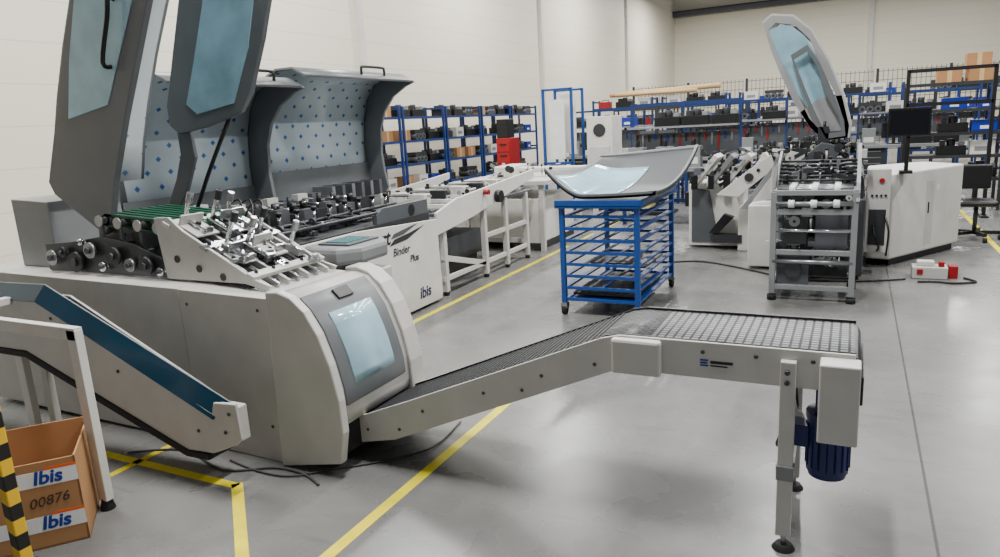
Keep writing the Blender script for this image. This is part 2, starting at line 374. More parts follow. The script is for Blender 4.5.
# ------------------------------------------------------------------ main binding machine
bm_=root('binding_machine',(-4.2,4.2,0),'large light grey binding machine with raised grey hoods','machine')
m=MB()
m.prism([(-5.4,.04),(-2.62,.0),(-2.60,.88),(-3.27,.915),(-5.4,.93)],2.575,3.30,LIGHT)
m.obj('cabinet_body',bm_,bevel=.004)
m=MB(); m.prism([(-5.4,.03),(-3.29,.01),(-3.29,.92),(-5.4,.945)],2.545,2.58,LIGHT); m.obj('side_panel',bm_,bevel=.004)
m=MB(); m.prism([(-3.275,.01),(-2.645,.0),(-2.615,.905),(-3.275,.92)],2.535,2.58,LIGHT)
for x in (-3.22,-2.70): m.cyl((x,2.535,.84),(x,2.530,.84),.010,DSTEEL,8).cyl((x,2.535,.2),(x,2.530,.2),.010,DSTEEL,8)
m.obj('side_panel',bm_,bevel=.004)
m=MB(); m.prism([(-5.12,.93),(-4.78,.93),(-4.72,1.0),(-4.72,1.37),(-5.12,1.39)],2.78,3.3,MGREY); m.obj('rear_housing',bm_,bevel=.006)
cap=[(-2.632,.0),(-2.23,.08),(-2.195,.25),(-2.20,.42),(-2.235,.60),(-2.29,.75),(-2.36,.865),(-2.44,.93),(-2.52,.955),(-2.60,.95)]
for ya,yb in ((2.50,2.55),(3.13,3.26)):
    m=MB(); m.prism(cap,ya,yb,LIGHT); m.obj('end_cheek',bm_,bevel=.008)
m=MB()
m.strip([(-2.6,.925),(-2.52,.93),(-2.44,.91),(-2.375,.85),(-2.31,.75),(-2.255,.60),(-2.222,.46),(-2.215,.32),(-2.22,.27)],2.55,3.14,-.02,LIGHT)
m.obj('end_cover',bm_)
def offp(P,t):
    out=[]
    for i in range(len(P)):
        a=Vector(P[max(i-1,0)]);b=Vector(P[min(i+1,len(P)-1)]);d=(b-a).normalized(); out.append((P[i][0]-d.y*t,P[i][1]+d.x*t))
    return out
fr=[(-2.44,.912),(-2.375,.852),(-2.31,.755),(-2.255,.605),(-2.220,.46),(-2.214,.37)]
m=MB(); m.strip(offp(fr,.007),2.57,3.09,-.02,HOOD); m.obj('cover_door',bm_,bevel=.003)
m=MB(); m.box((-2.425,2.78,.872),(-2.36,2.90,.892),BLACK,rot=(0,.78,0)); m.obj('door_latch',bm_,bevel=.003)
gl=[(-2.345,.815),(-2.31,.755),(-2.275,.67),(-2.250,.60),(-2.226,.50),(-2.221,.455)]
m=MB(); m.strip(offp(gl,.009),2.655,3.00,-.012,GLASS)
m.obj('window_pane',bm_,label='pale blue film-covered window')
m=MB(); m.box((-2.6,2.56,.1),(-2.25,3.12,.26),BLACK); m.obj('outlet_shade',bm_)  # solid black block standing for the shade inside the outlet gap
# gear bay
m=MB(); m.box((-4.72,3.28,.93),(-3.3,3.30,1.22),CHAR); m.obj('rear_plate',bm_)
m=MB()
m.prism([(-4.72,.93),(-3.5,.93),(-3.55,1.02),(-3.85,1.12),(-4.15,1.16),(-4.45,1.12),(-4.72,1.10)],2.72,2.735,DSTEEL); m.obj('bearing_plate',bm_)
m=MB(); m.prism([(-4.5,.93),(-4.0,.93),(-3.9,1.1),(-4.2,1.20),(-4.5,1.15)],3.0,3.015,DGREY)
m.obj('bearing_plate',bm_)
for (x,z,r,mt) in [(-4.62,1.02,.05,STEEL),(-4.5,1.06,.035,CHAR),(-4.38,1.0,.065,CHAR),(-4.22,1.08,.05,STEEL),(-4.12,.98,.03,CHROME),(-4.0,1.05,.055,CHAR),(-3.86,1.0,.04,STEEL),(-3.72,1.0,.055,DSTEEL),(-3.6,.97,.025,CHROME),(-4.3,1.13,.02,CHROME)]:
    m=MB(); m.cyl((x,2.68,z),(x,2.70,z),r,mt,24); m.cyl((x,2.67,z),(x,3.26,z),.010,CHROME,10); m.cyl((x,2.665,z),(x,2.68,z),r*.4,DSTEEL,16); m.obj('gear',bm_)
for k in range(8):
    y=2.78+k*.062
    m=MB(); m.box((-4.16,y,1.255),(-3.46,y+.036,1.275),GREEN,rot=(0,.07,0)).box((-4.14,y,1.19),(-3.5,y+.036,1.205),GREEN,rot=(0,.07,0)); m.cyl((-4.15,y,1.255),(-4.15,y+.036,1.255),.04,GREEN,14).cyl((-3.47,y,1.208),(-3.47,y+.036,1.208),.036,GREEN,14); m.obj('green_belt',bm_,bevel=.002)
for x in (-4.15,-3.98,-3.80,-3.63,-3.47):
    m=MB(); z=1.232-(x+3.8)*.07; m.cyl((x,2.74,z),(x,3.29,z),.022,DSTEEL if x<-4.1 else CHAR,12); m.cyl((x,2.73,z),(x,2.74,z),.035,STEEL,16); m.box((x-.012,2.745,.93),(x+.012,2.757,z),DSTEEL); m.obj('belt_roller',bm_)
SL=.45
def incl(x): return 1.21-(x+3.48)*SL
AN=math.atan(SL)
for y in (2.70,3.24):
    m=MB()
    m.prism([(-3.56,.93),(-2.95,.93),(-2.78,.90),(-2.76,.925),(-2.86,incl(-2.86)+.02),(-3.38,incl(-3.38)+.05),(-3.48,incl(-3.48)+.08),(-3.60,incl(-3.56)+.04)],y,y+.018,LIGHT)
    for (x,z) in [(-3.45,1.05),(-3.28,1.0),(-3.1,.96)]: m.cyl((x,y-.006,z),(x,y,z),.022,CHAR,14)
    m.obj('side_plate',bm_,bevel=.002)
xm=-3.17
m=MB(); m.box((xm-.37,2.72,incl(xm)-.075),(xm+.37,3.24,incl(xm)-.065),CHAR,rot=(0,AN,0)); m.obj('bed_plate',bm_)
for k,y in enumerate((2.725,2.80,2.88,2.96,3.04,3.12,3.205)):
    m=MB(); m.box((xm-.40,y,incl(xm)-.02),(xm+.40,y+.020,incl(xm)+.014),LIGHT if k%2==0 else STEEL,rot=(0,AN,0)); m.obj('slide_rail',bm_,bevel=.0015)
for k in range(6):
    x=-3.5+k*.125; m=MB(); m.cyl((x,2.71,incl(x)-.04),(x,3.25,incl(x)-.04),.012,CHROME if k%2 else DSTEEL,10); m.obj('cross_rod',bm_)
for x,mt in ((-3.50,WHITE),(-3.22,STEEL),(-2.89,LIGHT)):
    m=MB(); m.box((x-.026,2.69,incl(x)+.015),(x+.026,3.27,incl(x)+.04),mt,rot=(0,AN,0))
    for y in (2.74,2.87,2.98,3.1,3.22): m.cyl((x,y,incl(x)+.03),(x,y,incl(x)+.055),.010,CHAR,8)
    m.obj('cross_bar',bm_,bevel=.0015)
for (x,y0_,y1_,L,mt) in [(-3.38,2.74,2.90,.16,LIGHT),(-3.36,3.02,3.20,.18,STEEL),(-3.05,2.76,2.86,.14,STEEL),(-3.06,2.96,3.10,.16,LIGHT)]:
    m=MB(); z=incl(x)+.035; m.box((x-L/2,y0_,z),(x+L/2,y1_,z+.012),mt,rot=(0,AN,0)); m.box((x-L/2,y0_,z),(x-L/2+.012,y1_,z+.07),mt,rot=(0,AN,0),piv=(x,(y0_+y1_)/2,z))
    for q in (-.04,.0,.04): m.cyl((x+q,(y0_+y1_)/2,z+.01-q*SL),(x+q,(y0_+y1_)/2,z+.016-q*SL),.012,BLACK,12)
    m.obj('tilted_plate',bm_,bevel=.0015)
def gripper(x,y,k):
    z=incl(x); s=(.0,.03,-.02,.04,.01,.02)[k%6]
    m=MB(); m.box((x-.05,y-.022,z+.02),(x+.05,y+.022,z+.06),(LIGHT,STEEL,CHAR)[k%3],rot=(0,AN,0))
    m.cyl((x-.04,y,z+.05),(x+.02+s,y,z+.18+s),.013,CHROME,12); m.cyl((x+.015+s,y,z+.16+s),(x+.04+s,y,z+.215+s),.020,CHAR if k%2 else STEEL,14)
    m.cyl((x+.0,y-.03,z+.07),(x+.16,y-.03,z+.0),.009,CHROME,8)
    m.box((x+.13,y-.04,z-.03),(x+.15,y+.03,z+.02),STEEL,rot=(0,AN,0))
    m.obj('gripper',bm_,bevel=.0015)
for k,(x,y) in enumerate([(-3.46,2.83),(-3.40,2.96),(-3.44,3.13),(-3.14,2.81),(-3.10,2.93),(-3.16,3.07),(-3.0,3.17)]): gripper(x,y,k)
clutter(None,(-3.48,2.74,-.02),(-2.88,3.22,.04),44,11,mats=(STEEL,CHAR,LIGHT,CHAR,BLACK,CHROME),zf=incl,k0=.65,parent=bm_)
for k in range(3):
    m=MB(); x=-3.62+.09*k; m.tube([(x,3.2,1.16),(x+.02,3.24,1.26),(x+.06,3.26,1.31),(x+.12,3.26,1.32),(x+.17,3.22,1.24),(x+.18,3.12,1.1)],.006,BLACK); m.obj('hose',bm_)
m=MB(); m.tube([(-4.15,3.45,1.2),(-3.95,3.45,1.5),(-3.7,3.46,1.85)],.014,BLACK); m.obj('gas_strut',bm_)
# arms that carry the raised hood
m=MB(); m.prism([(-4.20,1.84),(-4.08,1.80),(-4.06,1.60),(-4.20,1.35),(-4.34,1.20),(-4.44,1.22),(-4.28,1.45),(-4.20,1.62)],3.44,3.47,HOOD); m.obj('hinge_arm',bm_,bevel=.005)
m=MB(); m.prism([(-4.30,1.28),(-4.12,1.22),(-4.05,.93),(-4.35,.93)],2.83,2.86,HOOD); m.obj('hinge_arm',bm_,bevel=.005)
# hood 1
n1=[(-4.08,2.62),(-4.25,2.33),(-4.41,2.0),(-4.55,1.72),(-4.66,1.50),(-4.62,1.42),(-4.18,1.16),(-4.10,1.25),(-4.0,1.5),(-3.82,1.85),(-3.62,2.2),(-3.45,2.5),(-3.3,2.85),(-3.25,3.1),(-3.75,3.1)]
m=MB(); m.prism(n1,2.78,2.82,HOOD); m.obj('hood_side_panel',bm_,bevel=.006)
m=MB(); m.prism([(-4.07,2.56),(-4.22,2.22),(-4.33,1.88),(-3.94,1.94),(-3.74,2.25),(-3.54,2.55),(-3.43,2.85),(-3.8,2.9)],2.774,2.826,GLASS); m.obj('hood_window',bm_,bevel=.003)
m=MB(); m.tube([(-3.74,2.785,2.50),(-3.72,2.73,2.50),(-3.74,2.72,2.40),(-3.84,2.72,2.17),(-3.85,2.785,2.15)],.013,BLACK); m.obj('hood_handle',bm_)
f1=[(-3.85,2.9),(-3.98,2.6),(-4.14,2.2),(-4.24,1.95),(-4.24,1.82),(-4.16,1.76),(-3.9,1.79),(-3.56,1.87),(-3.46,1.98),(-3.30,2.3),(-3.18,2.6),(-3.10,3.1),(-3.7,3.1)]
m=MB(); m.prism(f1,3.42,3.46,HOOD); m.obj('hood_side_panel',bm_,bevel=.006)
m=MB(); m.prism([(-3.76,2.56),(-3.92,2.2),(-4.04,1.95),(-3.95,1.88),(-3.60,1.93),(-3.42,2.25),(-3.30,2.6),(-3.26,2.95),(-3.62,2.95)],3.414,3.466,GLASS2); m.obj('hood_window',bm_,bevel=.003)
arc=[(-4.63,1.46),(-4.55,1.72),(-4.43,2.0),(-4.28,2.3),(-4.12,2.58),(-3.9,2.95),(-3.75,3.1)]
m=MB(); m.strip(arc,2.8,3.45,.02,HOOD); m.obj('hood_shell',bm_)
m=MB(); m.strip(offp(arc,-.004),2.83,3.42,-.003,FILM1); m.obj('hood_lining',bm_,label='inner lining covered in pale blue film')
# second module
m=MB(); m.box((-5.35,3.36,.05),(-3.66,5.8,.80),LIGHT).box((-5.3,3.4,0),(-3.72,5.75,.06),CHAR); m.obj('cabinet_body',bm_,bevel=.006)
m=MB(); m.prism([(3.37,.03),(5.84,.03),(5.86,.10),(5.84,.83),(4.6,.90),(3.37,.90)],-3.67,-3.645,WHITE,axis='X'); m.obj('front_panel',bm_,bevel=.004)
XT=(math.pi/2,0,math.pi/2)
text('Smart',.19,(-3.643,4.58,.72),XT,INKD,bm_,shear=.2,bold=.02)
text('Binder',.10,(-3.643,5.06,.60),XT,INKD,bm_,shear=.2)
text('Plus',.09,(-3.643,5.32,.50),XT,INKD,bm_,shear=.2,bold=.02)
text('ibis',.15,(-3.643,5.44,.12),XT,INKN,bm_,shear=.1,bold=.022)
m=MB(); m.prism([(5.05,.76),(5.25,.775),(5.50,.845),(5.3,.825),(5.1,.80)],-3.644,-3.6415,DGREY,axis='X').prism([(5.02,.70),(5.3,.72),(5.6,.81),(5.35,.775),(5.1,.75)],-3.644,-3.6415,CHAR,axis='X'); m.obj('swoosh_mark',bm_)
m=MB(); m.box((-5.3,3.4,.80),(-3.72,5.82,.90),CHAR); m.obj('track_bed',bm_)
m=MB(); m.box((-5.45,3.4,.8),(-5.36,7.0,1.3),HOOD).box((-5.36,3.5,.98),(-5.33,6.9,1.02),STEEL); m.obj('rear_panel',bm_)
for x,r_ in [(-5.1,.018),(-4.8,.014),(-4.35,.018),(-4.05,.014),(-3.76,.013)]:
    m=MB(); m.cyl((x,3.45,1.0),(x,5.75,1.0),r_,CHROME if r_>.015 else DSTEEL,10); m.obj('guide_rod',bm_)
def carriage(y,k):
    R=random.Random(k*7+1); h=R.uniform(-.03,.05); o=R.uniform(-.08,.08)
    m=MB(); m.box((-5.15,y,.92),(-3.95,y+.10,.985),CHAR).box((-4.9+o,y+.02,.985),(-4.2+o,y+.08,1.05),DSTEEL)
    m.box((-4.98,y-.02,.96),(-4.9,y+.12,1.13+h),LIGHT if k%2 else DGREY).box((-4.25+o,y-.02,.96),(-4.17+o,y+.12,1.10+h),STEEL if k%3 else CHAR)
    m.cyl((-4.7,y+.05,1.05),(-4.7,y+.05,1.14+h),.022,CHAR,12).cyl((-4.5+o,y+.05,1.05),(-4.5+o,y+.05,1.12),.03,BLACK,14)
    m.cyl((-4.9,y+.05,1.09),(-4.5,y+.05,1.09+h),.01,CHROME,8).cyl((-4.05,y+.05,.98),(-4.05,y+.05,1.09),.014,CHROME,8).cyl((-4.05,y+.05,1.09),(-4.05,y+.05,1.12),.024,BLACK,12)
    m.box((-4.45,y-.04,1.02),(-4.30,y+.14,1.035),STEEL,rot=(0,R.uniform(-.4,.4),0))
    m.obj('clamp_carriage',bm_)
for k in range(11): carriage(3.48+k*.205,k)
for k in range(6):
    y=5.95+k*.17; m=MB(); m.box((-5.3,y,.96),(-5.0,y+.05,1.15),DGREY if k%2 else STEEL); m.obj('rear_bracket',bm_)
m=MB(); m.prism([(5.0,.83),(5.84,.83),(5.84,1.03),(5.1,1.03),(5.0,.98)],-3.79,-3.74,DGREY,axis='X'); m.cyl((-3.735,5.55,.96),(-3.74,5.55,.96),.055,BLACK,20); m.obj('gear_housing',bm_,bevel=.003)
clutter(None,(-4.05,3.6,.93),(-3.8,5.0,1.0),40,23,mats=(DSTEEL,CHAR,STEEL,BLACK),parent=bm_)
def hood(y0,y1,z,dx=0):
    P=[(-4.55,2.28),(-4.70,2.36),(-4.9,2.36),(-5.08,2.28),(-5.19,2.12),(-5.26,1.9),(-5.29,1.6),(-5.28,1.35)]
    P=[(x+dx,zz*1.0+z) for x,zz in P]
    m=MB(); m.strip(P,y0,y1,-.02,HOOD)
    m.box((-5.34+dx,y0,1.0+z),(-5.27+dx,y1,1.4+z),HOOD); m.obj('hood_shell',bm_)
    Q=offp([p for p in P],.004); m=MB(); m.strip(Q[1:],y0+.05,y1-.05,.003,FILM); m.obj('hood_lining',bm_,label='inner lining covered in blue dotted film')
    sp=[(-4.52,2.28),(-4.64,2.24),(-4.82,2.14),(-4.96,1.98),(-5.04,1.78),(-5.06,1.5),(-5.04,1.3),(-5.0,1.1),(-5.1,1.0),(-5.25,1.0),(-5.33,1.1),(-5.33,1.6),(-5.30,1.9),(-5.22,2.14),(-5.1,2.30),(-4.9,2.38),(-4.7,2.38)]
    sp=[(x+dx,zz+z) for x,zz in sp]
    m=MB(); m.prism(sp,y1-.03,y1+.01,HOOD); m.obj('hood_side_panel',bm_,bevel=.006)
    ym=(y0+y1)/2+.25
    m=MB(); m.tube([(-4.62+dx,ym-.2,2.34+z),(-4.62+dx,ym-.2,2.40+z),(-4.62+dx,ym-.16,2.42+z),(-4.62+dx,ym+.16,2.42+z),(-4.62+dx,ym+.2,2.40+z),(-4.62+dx,ym+.2,2.34+z)],.014,BLACK); m.obj('hood_handle',bm_)
hood(3.7,5.15,-.15); hood(5.2,7.0,-.05)
# control pod
PX,PY=.10,.0
m=MB(); m.prism([(-3.28+PX,3.42+PY),(-3.28+PX,3.8+PY),(-3.15+PX,3.88+PY),(-2.95+PX,3.88+PY),(-2.84+PX,3.75+PY),(-2.84+PX,3.48+PY),(-2.95+PX,3.36+PY),(-3.15+PX,3.36+PY)],.89,1.0,MGREY,axis='Z'); m.obj('control_panel',bm_,bevel=.03)
m=MB(); m.box((-3.19+PX,3.48+PY,1.0),(-2.94+PX,3.80+PY,1.012),DGREY).box((-3.16+PX,3.52+PY,1.008),(-2.99+PX,3.76+PY,1.018),SCREEN); m.obj('control_screen',bm_,bevel=.002)
m=MB(); m.box((-3.2,3.45,.80),(-2.95,3.8,.91),MGREY); m.obj('control_bracket',bm_,bevel=.01)
m=MB(); m.box((-3.64,3.36,0.0),(-2.75,3.80,.82),LIGHT); m.obj('control_cabinet',bm_,bevel=.012)
m=MB(); m.tube([(-2.95,2.44,.008),(-2.7,2.40,.008),(-2.5,2.42,.008),(-2.35,2.55,.008),(-2.15,2.72,.008),(-1.98,2.95,.008),(-2.0,3.3,.008)],.005,GCAB)
tag(m.obj('power_cable',org=(-2.5,2.5,0)),'thin grey power cable lying on the concrete floor','cable')
m=MB()
m.tube([(-3.6,2.3,.008),(-3.3,2.44,.008),(-2.9,2.34,.008),(-2.65,2.46,.008),(-2.45,2.46,.008),(-2.3,2.40,.008)],.006,GCAB)
tag(m.obj('power_cable',org=(-2.9,2.4,0)),'thin grey power cable lying on the concrete floor','cable')

# ------------------------------------------------------------------ waste conveyor with teal guard
wc=root('incline_conveyor',(-3.2,2.3,0),'light grey inclined conveyor with teal side guard','conveyor')
sd=[(-5.0,.88),(-4.0,.90),(-2.74,.405),(-2.72,.465),(-2.57,.475),(-2.56,.30),(-2.60,.26),(-2.77,.19),(-2.95,.18),(-4.2,.585),(-5.0,.58)]
m=MB(); m.prism(sd,2.20,2.215,LIGHT)
for x,z in [(-2.62,.42),(-2.66,.32),(-2.85,.3),(-3.9,.80),(-3.4,.55)]: m.cyl((x,2.2,z),(x,2.192,z),.01,DSTEEL,8)
m.obj('side_frame',wc,bevel=.004)
sd2=[(-5.0,.86),(-4.0,.88),(-2.92,.42),(-2.92,.20),(-4.2,.585),(-5.0,.58)]
m=MB(); m.prism(sd2,2.38,2.395,LIGHT); m.obj('side_frame',wc,bevel=.004)
m=MB(); m.box((-2.72,2.215,.28),(-2.572,2.27,.455),LIGHT); m.obj('end_housing',wc,bevel=.006)
def sheet(P0,P1,t,mat,m):
    n=len(P0); vs=[Vector(p) for p in P0]+[Vector(p) for p in P1]; N=len(vs); vs+=[v+Vector((0,t,-t)) for v in vs]
    fs=[]
    for i in range(n-1): fs+=[(i,i+1,n+i+1,n+i),(N+i,N+n+i,N+n+i+1,N+i+1),(i,N+i,N+i+1,i+1),(n+i,n+i+1,N+n+i+1,N+n+i)]
    fs+=[(0,n,N+n,N),(n-1,N+n-1,N+2*n-1,2*n-1)]
    m.add(vs,fs,mat); return m
m=MB(); sheet([(-5.0,2.19,.870),(-4.01,2.19,.890),(-2.73,2.19,.380)],[(-5.0,2.25,.955),(-3.99,2.25,.975),(-2.66,2.25,.455)],.004,TEAL,m)
sheet([(-5.0,2.25,.955),(-3.99,2.25,.975),(-2.66,2.25,.455)],[(-5.0,2.258,.955),(-3.99,2.258,.975),(-2.66,2.258,.455)],.004,MGREY,m)
m.obj('side_guard',wc)
m=MB(); m.strip([(-5.0,.84),(-4.0,.86),(-2.92,.40)],2.22,2.375,.01,BELT); m.obj('belt',wc)
m=MB(); m.strip([(-5.0,.575),(-4.2,.575),(-2.95,.175),(-2.80,.18)],2.19,2.39,-.028,RUB)
m.obj('belt',wc)
for (x,y,t,w) in [(-3.14,1.86,.90,.032),(-4.34,2.24,.62,.035),(-4.34,2.36,.62,.03)]:
    m=MB()
    m.box((x-w,y-.02,.05),(x+w,y+.02,t),WHITE); m.cyl((x,y,0),(x,y,.06),.035,RUB,14,.02); m.obj('leg',wc,bevel=.003)
m=MB(); m.box((-4.3,1.84,.85),(-3.11,1.88,.91),WHITE); m.obj('cross_brace',wc,bevel=.003)
m=MB(); m.box((-4.3,1.84,.86),(-4.24,2.2,.90),WHITE); m.obj('cross_brace',wc,bevel=.003)

# hazard post
hz=root('barrier_post',(-2.93,1.38,0),'black and yellow striped upright post','barrier post')
m=MB(); m.box((-2.99,1.355,.02),(-2.935,1.405,.97),HAZ); m.obj('striped_pole',hz,bevel=.006)
m=MB(); m.box((-3.03,1.30,0),(-2.89,1.46,.02),BLACK); m.obj('base_plate',hz)

# carton
cb=root('cardboard_box',(0,0,0),'open brown cardboard box with white label strips','box')
W,D,H,t=.60,.50,.40,.008
m=MB(); m.box((-D,-W,0),(0,0,.01),CARD).box((-t,-W,0),(0,0,H),CARD).box((-D,-W,0),(-D+t,0,H),CARD).box((-D,-t,0),(0,0,H),CARD).box((-D,-W,0),(0,-W+t,H),CARD)
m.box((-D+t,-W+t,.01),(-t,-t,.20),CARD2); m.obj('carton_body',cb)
m=MB(); m.box((0,-W,H-.11),(.001,0,H-.04),PAPER).box((0,-.12,H-.04),(.0015,0,H-.028),ORANGE); m.obj('label_strip',cb)
m=MB(); m.box((0,-W,.08),(.001,0,.15),PAPER).box((0,-.12,.15),(.0015,0,.162),ORANGE); m.obj('label_strip',cb)
for (yy,zz) in ((-.17,H-.098),(-.50,H-.098),(-.17,.092),(-.50,.092)):
    text('Ibis',.082,(.002,yy,zz),XT,INKB,cb,shear=.2,bold=.03)
text('00876',.062,(.0015,-.20,.195),(math.pi/2,-0.08,math.pi/2),INKF,cb,shear=.3,bold=0.0)
cb.location=(-2.975,1.66,0); cb.rotation_euler=(0,0,math.radians(-40))

# ------------------------------------------------------------------ feeder tables behind
ft=root('feeder_table',(-4.2,7,0),'light grey feeder table with slatted steel top and slanted panel','machine')
for (x,y) in [(-3.72,6.05),(-3.72,6.95),(-3.72,7.5),(-3.72,8.1),(-4.9,6.05),(-4.9,7.5),(-4.9,8.1)]:
    m=MB(); m.box((x-.03,y-.03,.04),(x+.03,y+.03,.85),LIGHT); m.cyl((x,y,0),(x,y,.05),.03,RUB); m.obj('leg',ft,bevel=.004)
for a in [((-3.74,6.0,.15),(-3.70,8.1,.20)),((-3.74,6.95,.45),(-3.70,8.1,.50)),((-4.9,8.08,.2),(-3.7,8.12,.26))]:
    m=MB(); m.box(a[0],a[1],LIGHT); m.obj('frame_rail',ft,bevel=.004)
m=MB(); m.box((-3.74,6.0,.25),(-3.70,7.0,.31),LIGHT,rot=(-.25,0,0)); m.obj('frame_rail',ft,bevel=.004)
m=MB(); m.box((-4.6,6.5,.22),(-4.0,7.4,.50),DGREY).box((-4.55,6.55,.0),(-4.05,7.35,.22),CHAR); m.obj('drive_box',ft,bevel=.006)
m=MB(); m.prism([(5.88,.66),(6.6,.74),(8.3,1.02),(8.3,1.12),(6.3,.98),(5.88,.88)],-3.70,-3.67,WHITE,axis='X'); m.obj('side_panel',ft,bevel=.004)
m=MB(); m.prism([(5.88,.66),(6.6,.74),(8.3,1.02),(8.3,1.10),(6.3,.96),(5.88,.88)],-4.95,-4.92,LIGHT,axis='X'); m.obj('side_panel',ft,bevel=.004)
m=MB(); m.box((-4.92,5.9,.84),(-3.7,8.3,.87),DGREY)
for k in range(16): m.box((-4.85+k*.07,5.95,.87),(-4.82+k*.07,8.2,.90),STEEL)
m.obj('slatted_top',ft)
for k in range(5):
    m=MB(); m.box((-4.92,6.1+.45*k,.9),(-3.70,6.14+.45*k,.94),WHITE); m.obj('cross_bar',ft)
for k in range(5):
    m=MB(); y=6.2+.42*k; m.box((-4.7,y,.93),(-4.4,y+.2,1.0),WHITE if k%2 else LIGHT).box((-4.2,y,.93),(-4.0,y+.12,1.03),CHAR if k%2 else WHITE).cyl((-4.55,y+.1,1.0),(-4.55,y+.1,1.06),.02,BLACK).box((-4.5,y+.05,1.0),(-3.95,y+.07,1.02),STEEL); m.obj('side_guide',ft,bevel=.003)
clutter(None,(-4.85,6.0,.92),(-3.8,8.2,1.0),50,5,mats=(STEEL,WHITE,BLACK,CHROME,LIGHT,CHAR),k0=.8,parent=ft)
m=MB(); m.cyl((-3.66,6.9,.98),(-3.6,6.9,.98),.03,RED,16); m.obj('stop_button',ft)
m=MB(); m.cyl((-3.66,7.2,.9),(-3.6,7.2,.9),.07,BLACK,20); m.obj('hand_wheel',ft)
gd=root('gathering_unit',(-4.3,9.4,0),'white gathering unit with raised arm and steel table','machine')
m=MB(); m.box((-4.9,8.6,.1),(-3.75,9.9,.7),WHITE).box((-4.9,8.6,.0),(-4.8,9.9,.1),CHAR).box((-3.85,8.6,0),(-3.75,9.9,.1),CHAR); m.obj('cabinet_body',gd,bevel=.01)
m=MB(); m.box((-5.0,8.5,.9),(-3.6,10.1,.95),LIGHT)
for x in (-4.85,-3.7):
    for y in (8.6,10.0): m.box((x-.03,y-.03,0),(x+.03,y+.03,.9),LIGHT)
m.obj('table_top',gd)
clutter(None,(-4.9,8.6,.98),(-3.7,10.0,1.10),50,8,mats=(STEEL,WHITE,WHITE,BLACK,CHAR),parent=gd)
m=MB(); m.box((-4.6,9.0,.95),(-4.3,9.6,1.12),WHITE).box((-4.5,9.2,1.02),(-3.2,9.32,1.09),WHITE).box((-3.3,9.1,.92),(-3.05,9.4,1.06),LIGHT); m.obj('arm',gd,bevel=.02)
m=MB(); m.box((-3.2,9.2,0),(-3.14,9.26,.95),LIGHT); m.obj('arm_leg',gd)

# ------------------------------------------------------------------ blue cart
ct=root('trolley_cart',(-1.93,6.3,0),'blue steel trolley cart with open tray rails','cart')
x0,x1,y0,y1=-2.27,-1.60,5.70,6.95
for x in (x0,x1):
    for y in (y0,y1):
        m=MB(); m.box((x-.022,y-.022,.11),(x+.022,y+.022,1.0),BLUE); m.obj('frame_post',ct,bevel=.003)
        m=MB(); m.cyl((x-.018,y,.045),(x+.018,y,.045),.045,RUB,18); m.box((x-.03,y-.03,.06),(x+.03,y+.03,.11),STEEL); m.obj('caster',ct)
m=MB(); m.box((x0-.05,y0-.05,.96),(x1+.05,y1+.05,.985),BLUE)
m.box((x0-.05,y0-.05,.97),(x1+.05,y0-.03,1.03),BLUE).box((x0-.05,y1+.03,.97),(x1+.05,y1+.05,1.03),BLUE).box((x1+.03,y0,.97),(x1+.05,y1,1.03),BLUE); m.obj('top_tray',ct,bevel=.004)
for k in range(8):
    z=.13+k*.106
    m=MB(); m.box((x0,y0-.015,z),(x1,y0+.005,z+.026),BLUE).box((x0,y1-.005,z),(x1,y1+.015,z+.026),BLUE).box((x0-.015,y0,z),(x0+.03,y1,z+.018),BLUE).box((x1-.03,y0,z),(x1+.015,y1,z+.018),BLUE)
    m.box((x0+.32,y0,z),(x0+.35,y1,z+.01),BLUE)
    if k==0: m.box((x0,y0,z),(x1,y1,z+.004),BLUE)
    m.obj('shelf_rail',ct)
for (z,mt,ya) in ((.157,CHAR,5.82),(.361,DGREY,6.1)):
    m=MB(); m.box((x0+.04,ya,z),(x1-.04,6.75,z+.02),mt); m.box((x0+.1,ya+.03,z+.02),(x1-.2,6.6,z+.035),DSTEEL); tag(m.obj('metal_plate',org=(-1.95,6.2,z)),'dark grey metal plate stored on the trolley','metal plate','metal plates on the trolley')
hc=root('hood_cover',(-1.95,6.3,1.03),'curved grey machine hood with film-covered window on the trolley','machine cover')
def hf(u,v,e=0.0):
    x=-2.42+.98*u+.08*v; y=5.70+1.35*v
    z=1.055+.24*max(0,(.34-u)/.34)**1.6*(1-v)**.8+(.27+.07*u)*(v**2.4)+.03*u**3*(1-v)+e
    return (x,y,z)
m=MB(); m.grid(lambda u,v: hf(u,v),28,18,.02,COVER); m.obj('hood_shell',hc)
m=MB(); m.grid(lambda u,v: hf(.05+.56*u,.07+.70*v,.006),16,12,.004,GLASS); m.obj('hood_window',hc)
m=MB(); m.grid(lambda u,v: hf(u,.03*v,.02),28,2,.04,HOOD); m.obj('hood_rim',hc)
m=MB(); m.grid(lambda u,v: hf(u,.97+.03*v,.01),28,2,.03,HOOD); m.obj('hood_rim',hc)
m=MB(); m.grid(lambda u,v: hf(.975+.025*u,v,.015),2,18,.04,HOOD); m.obj('hood_rim',hc)

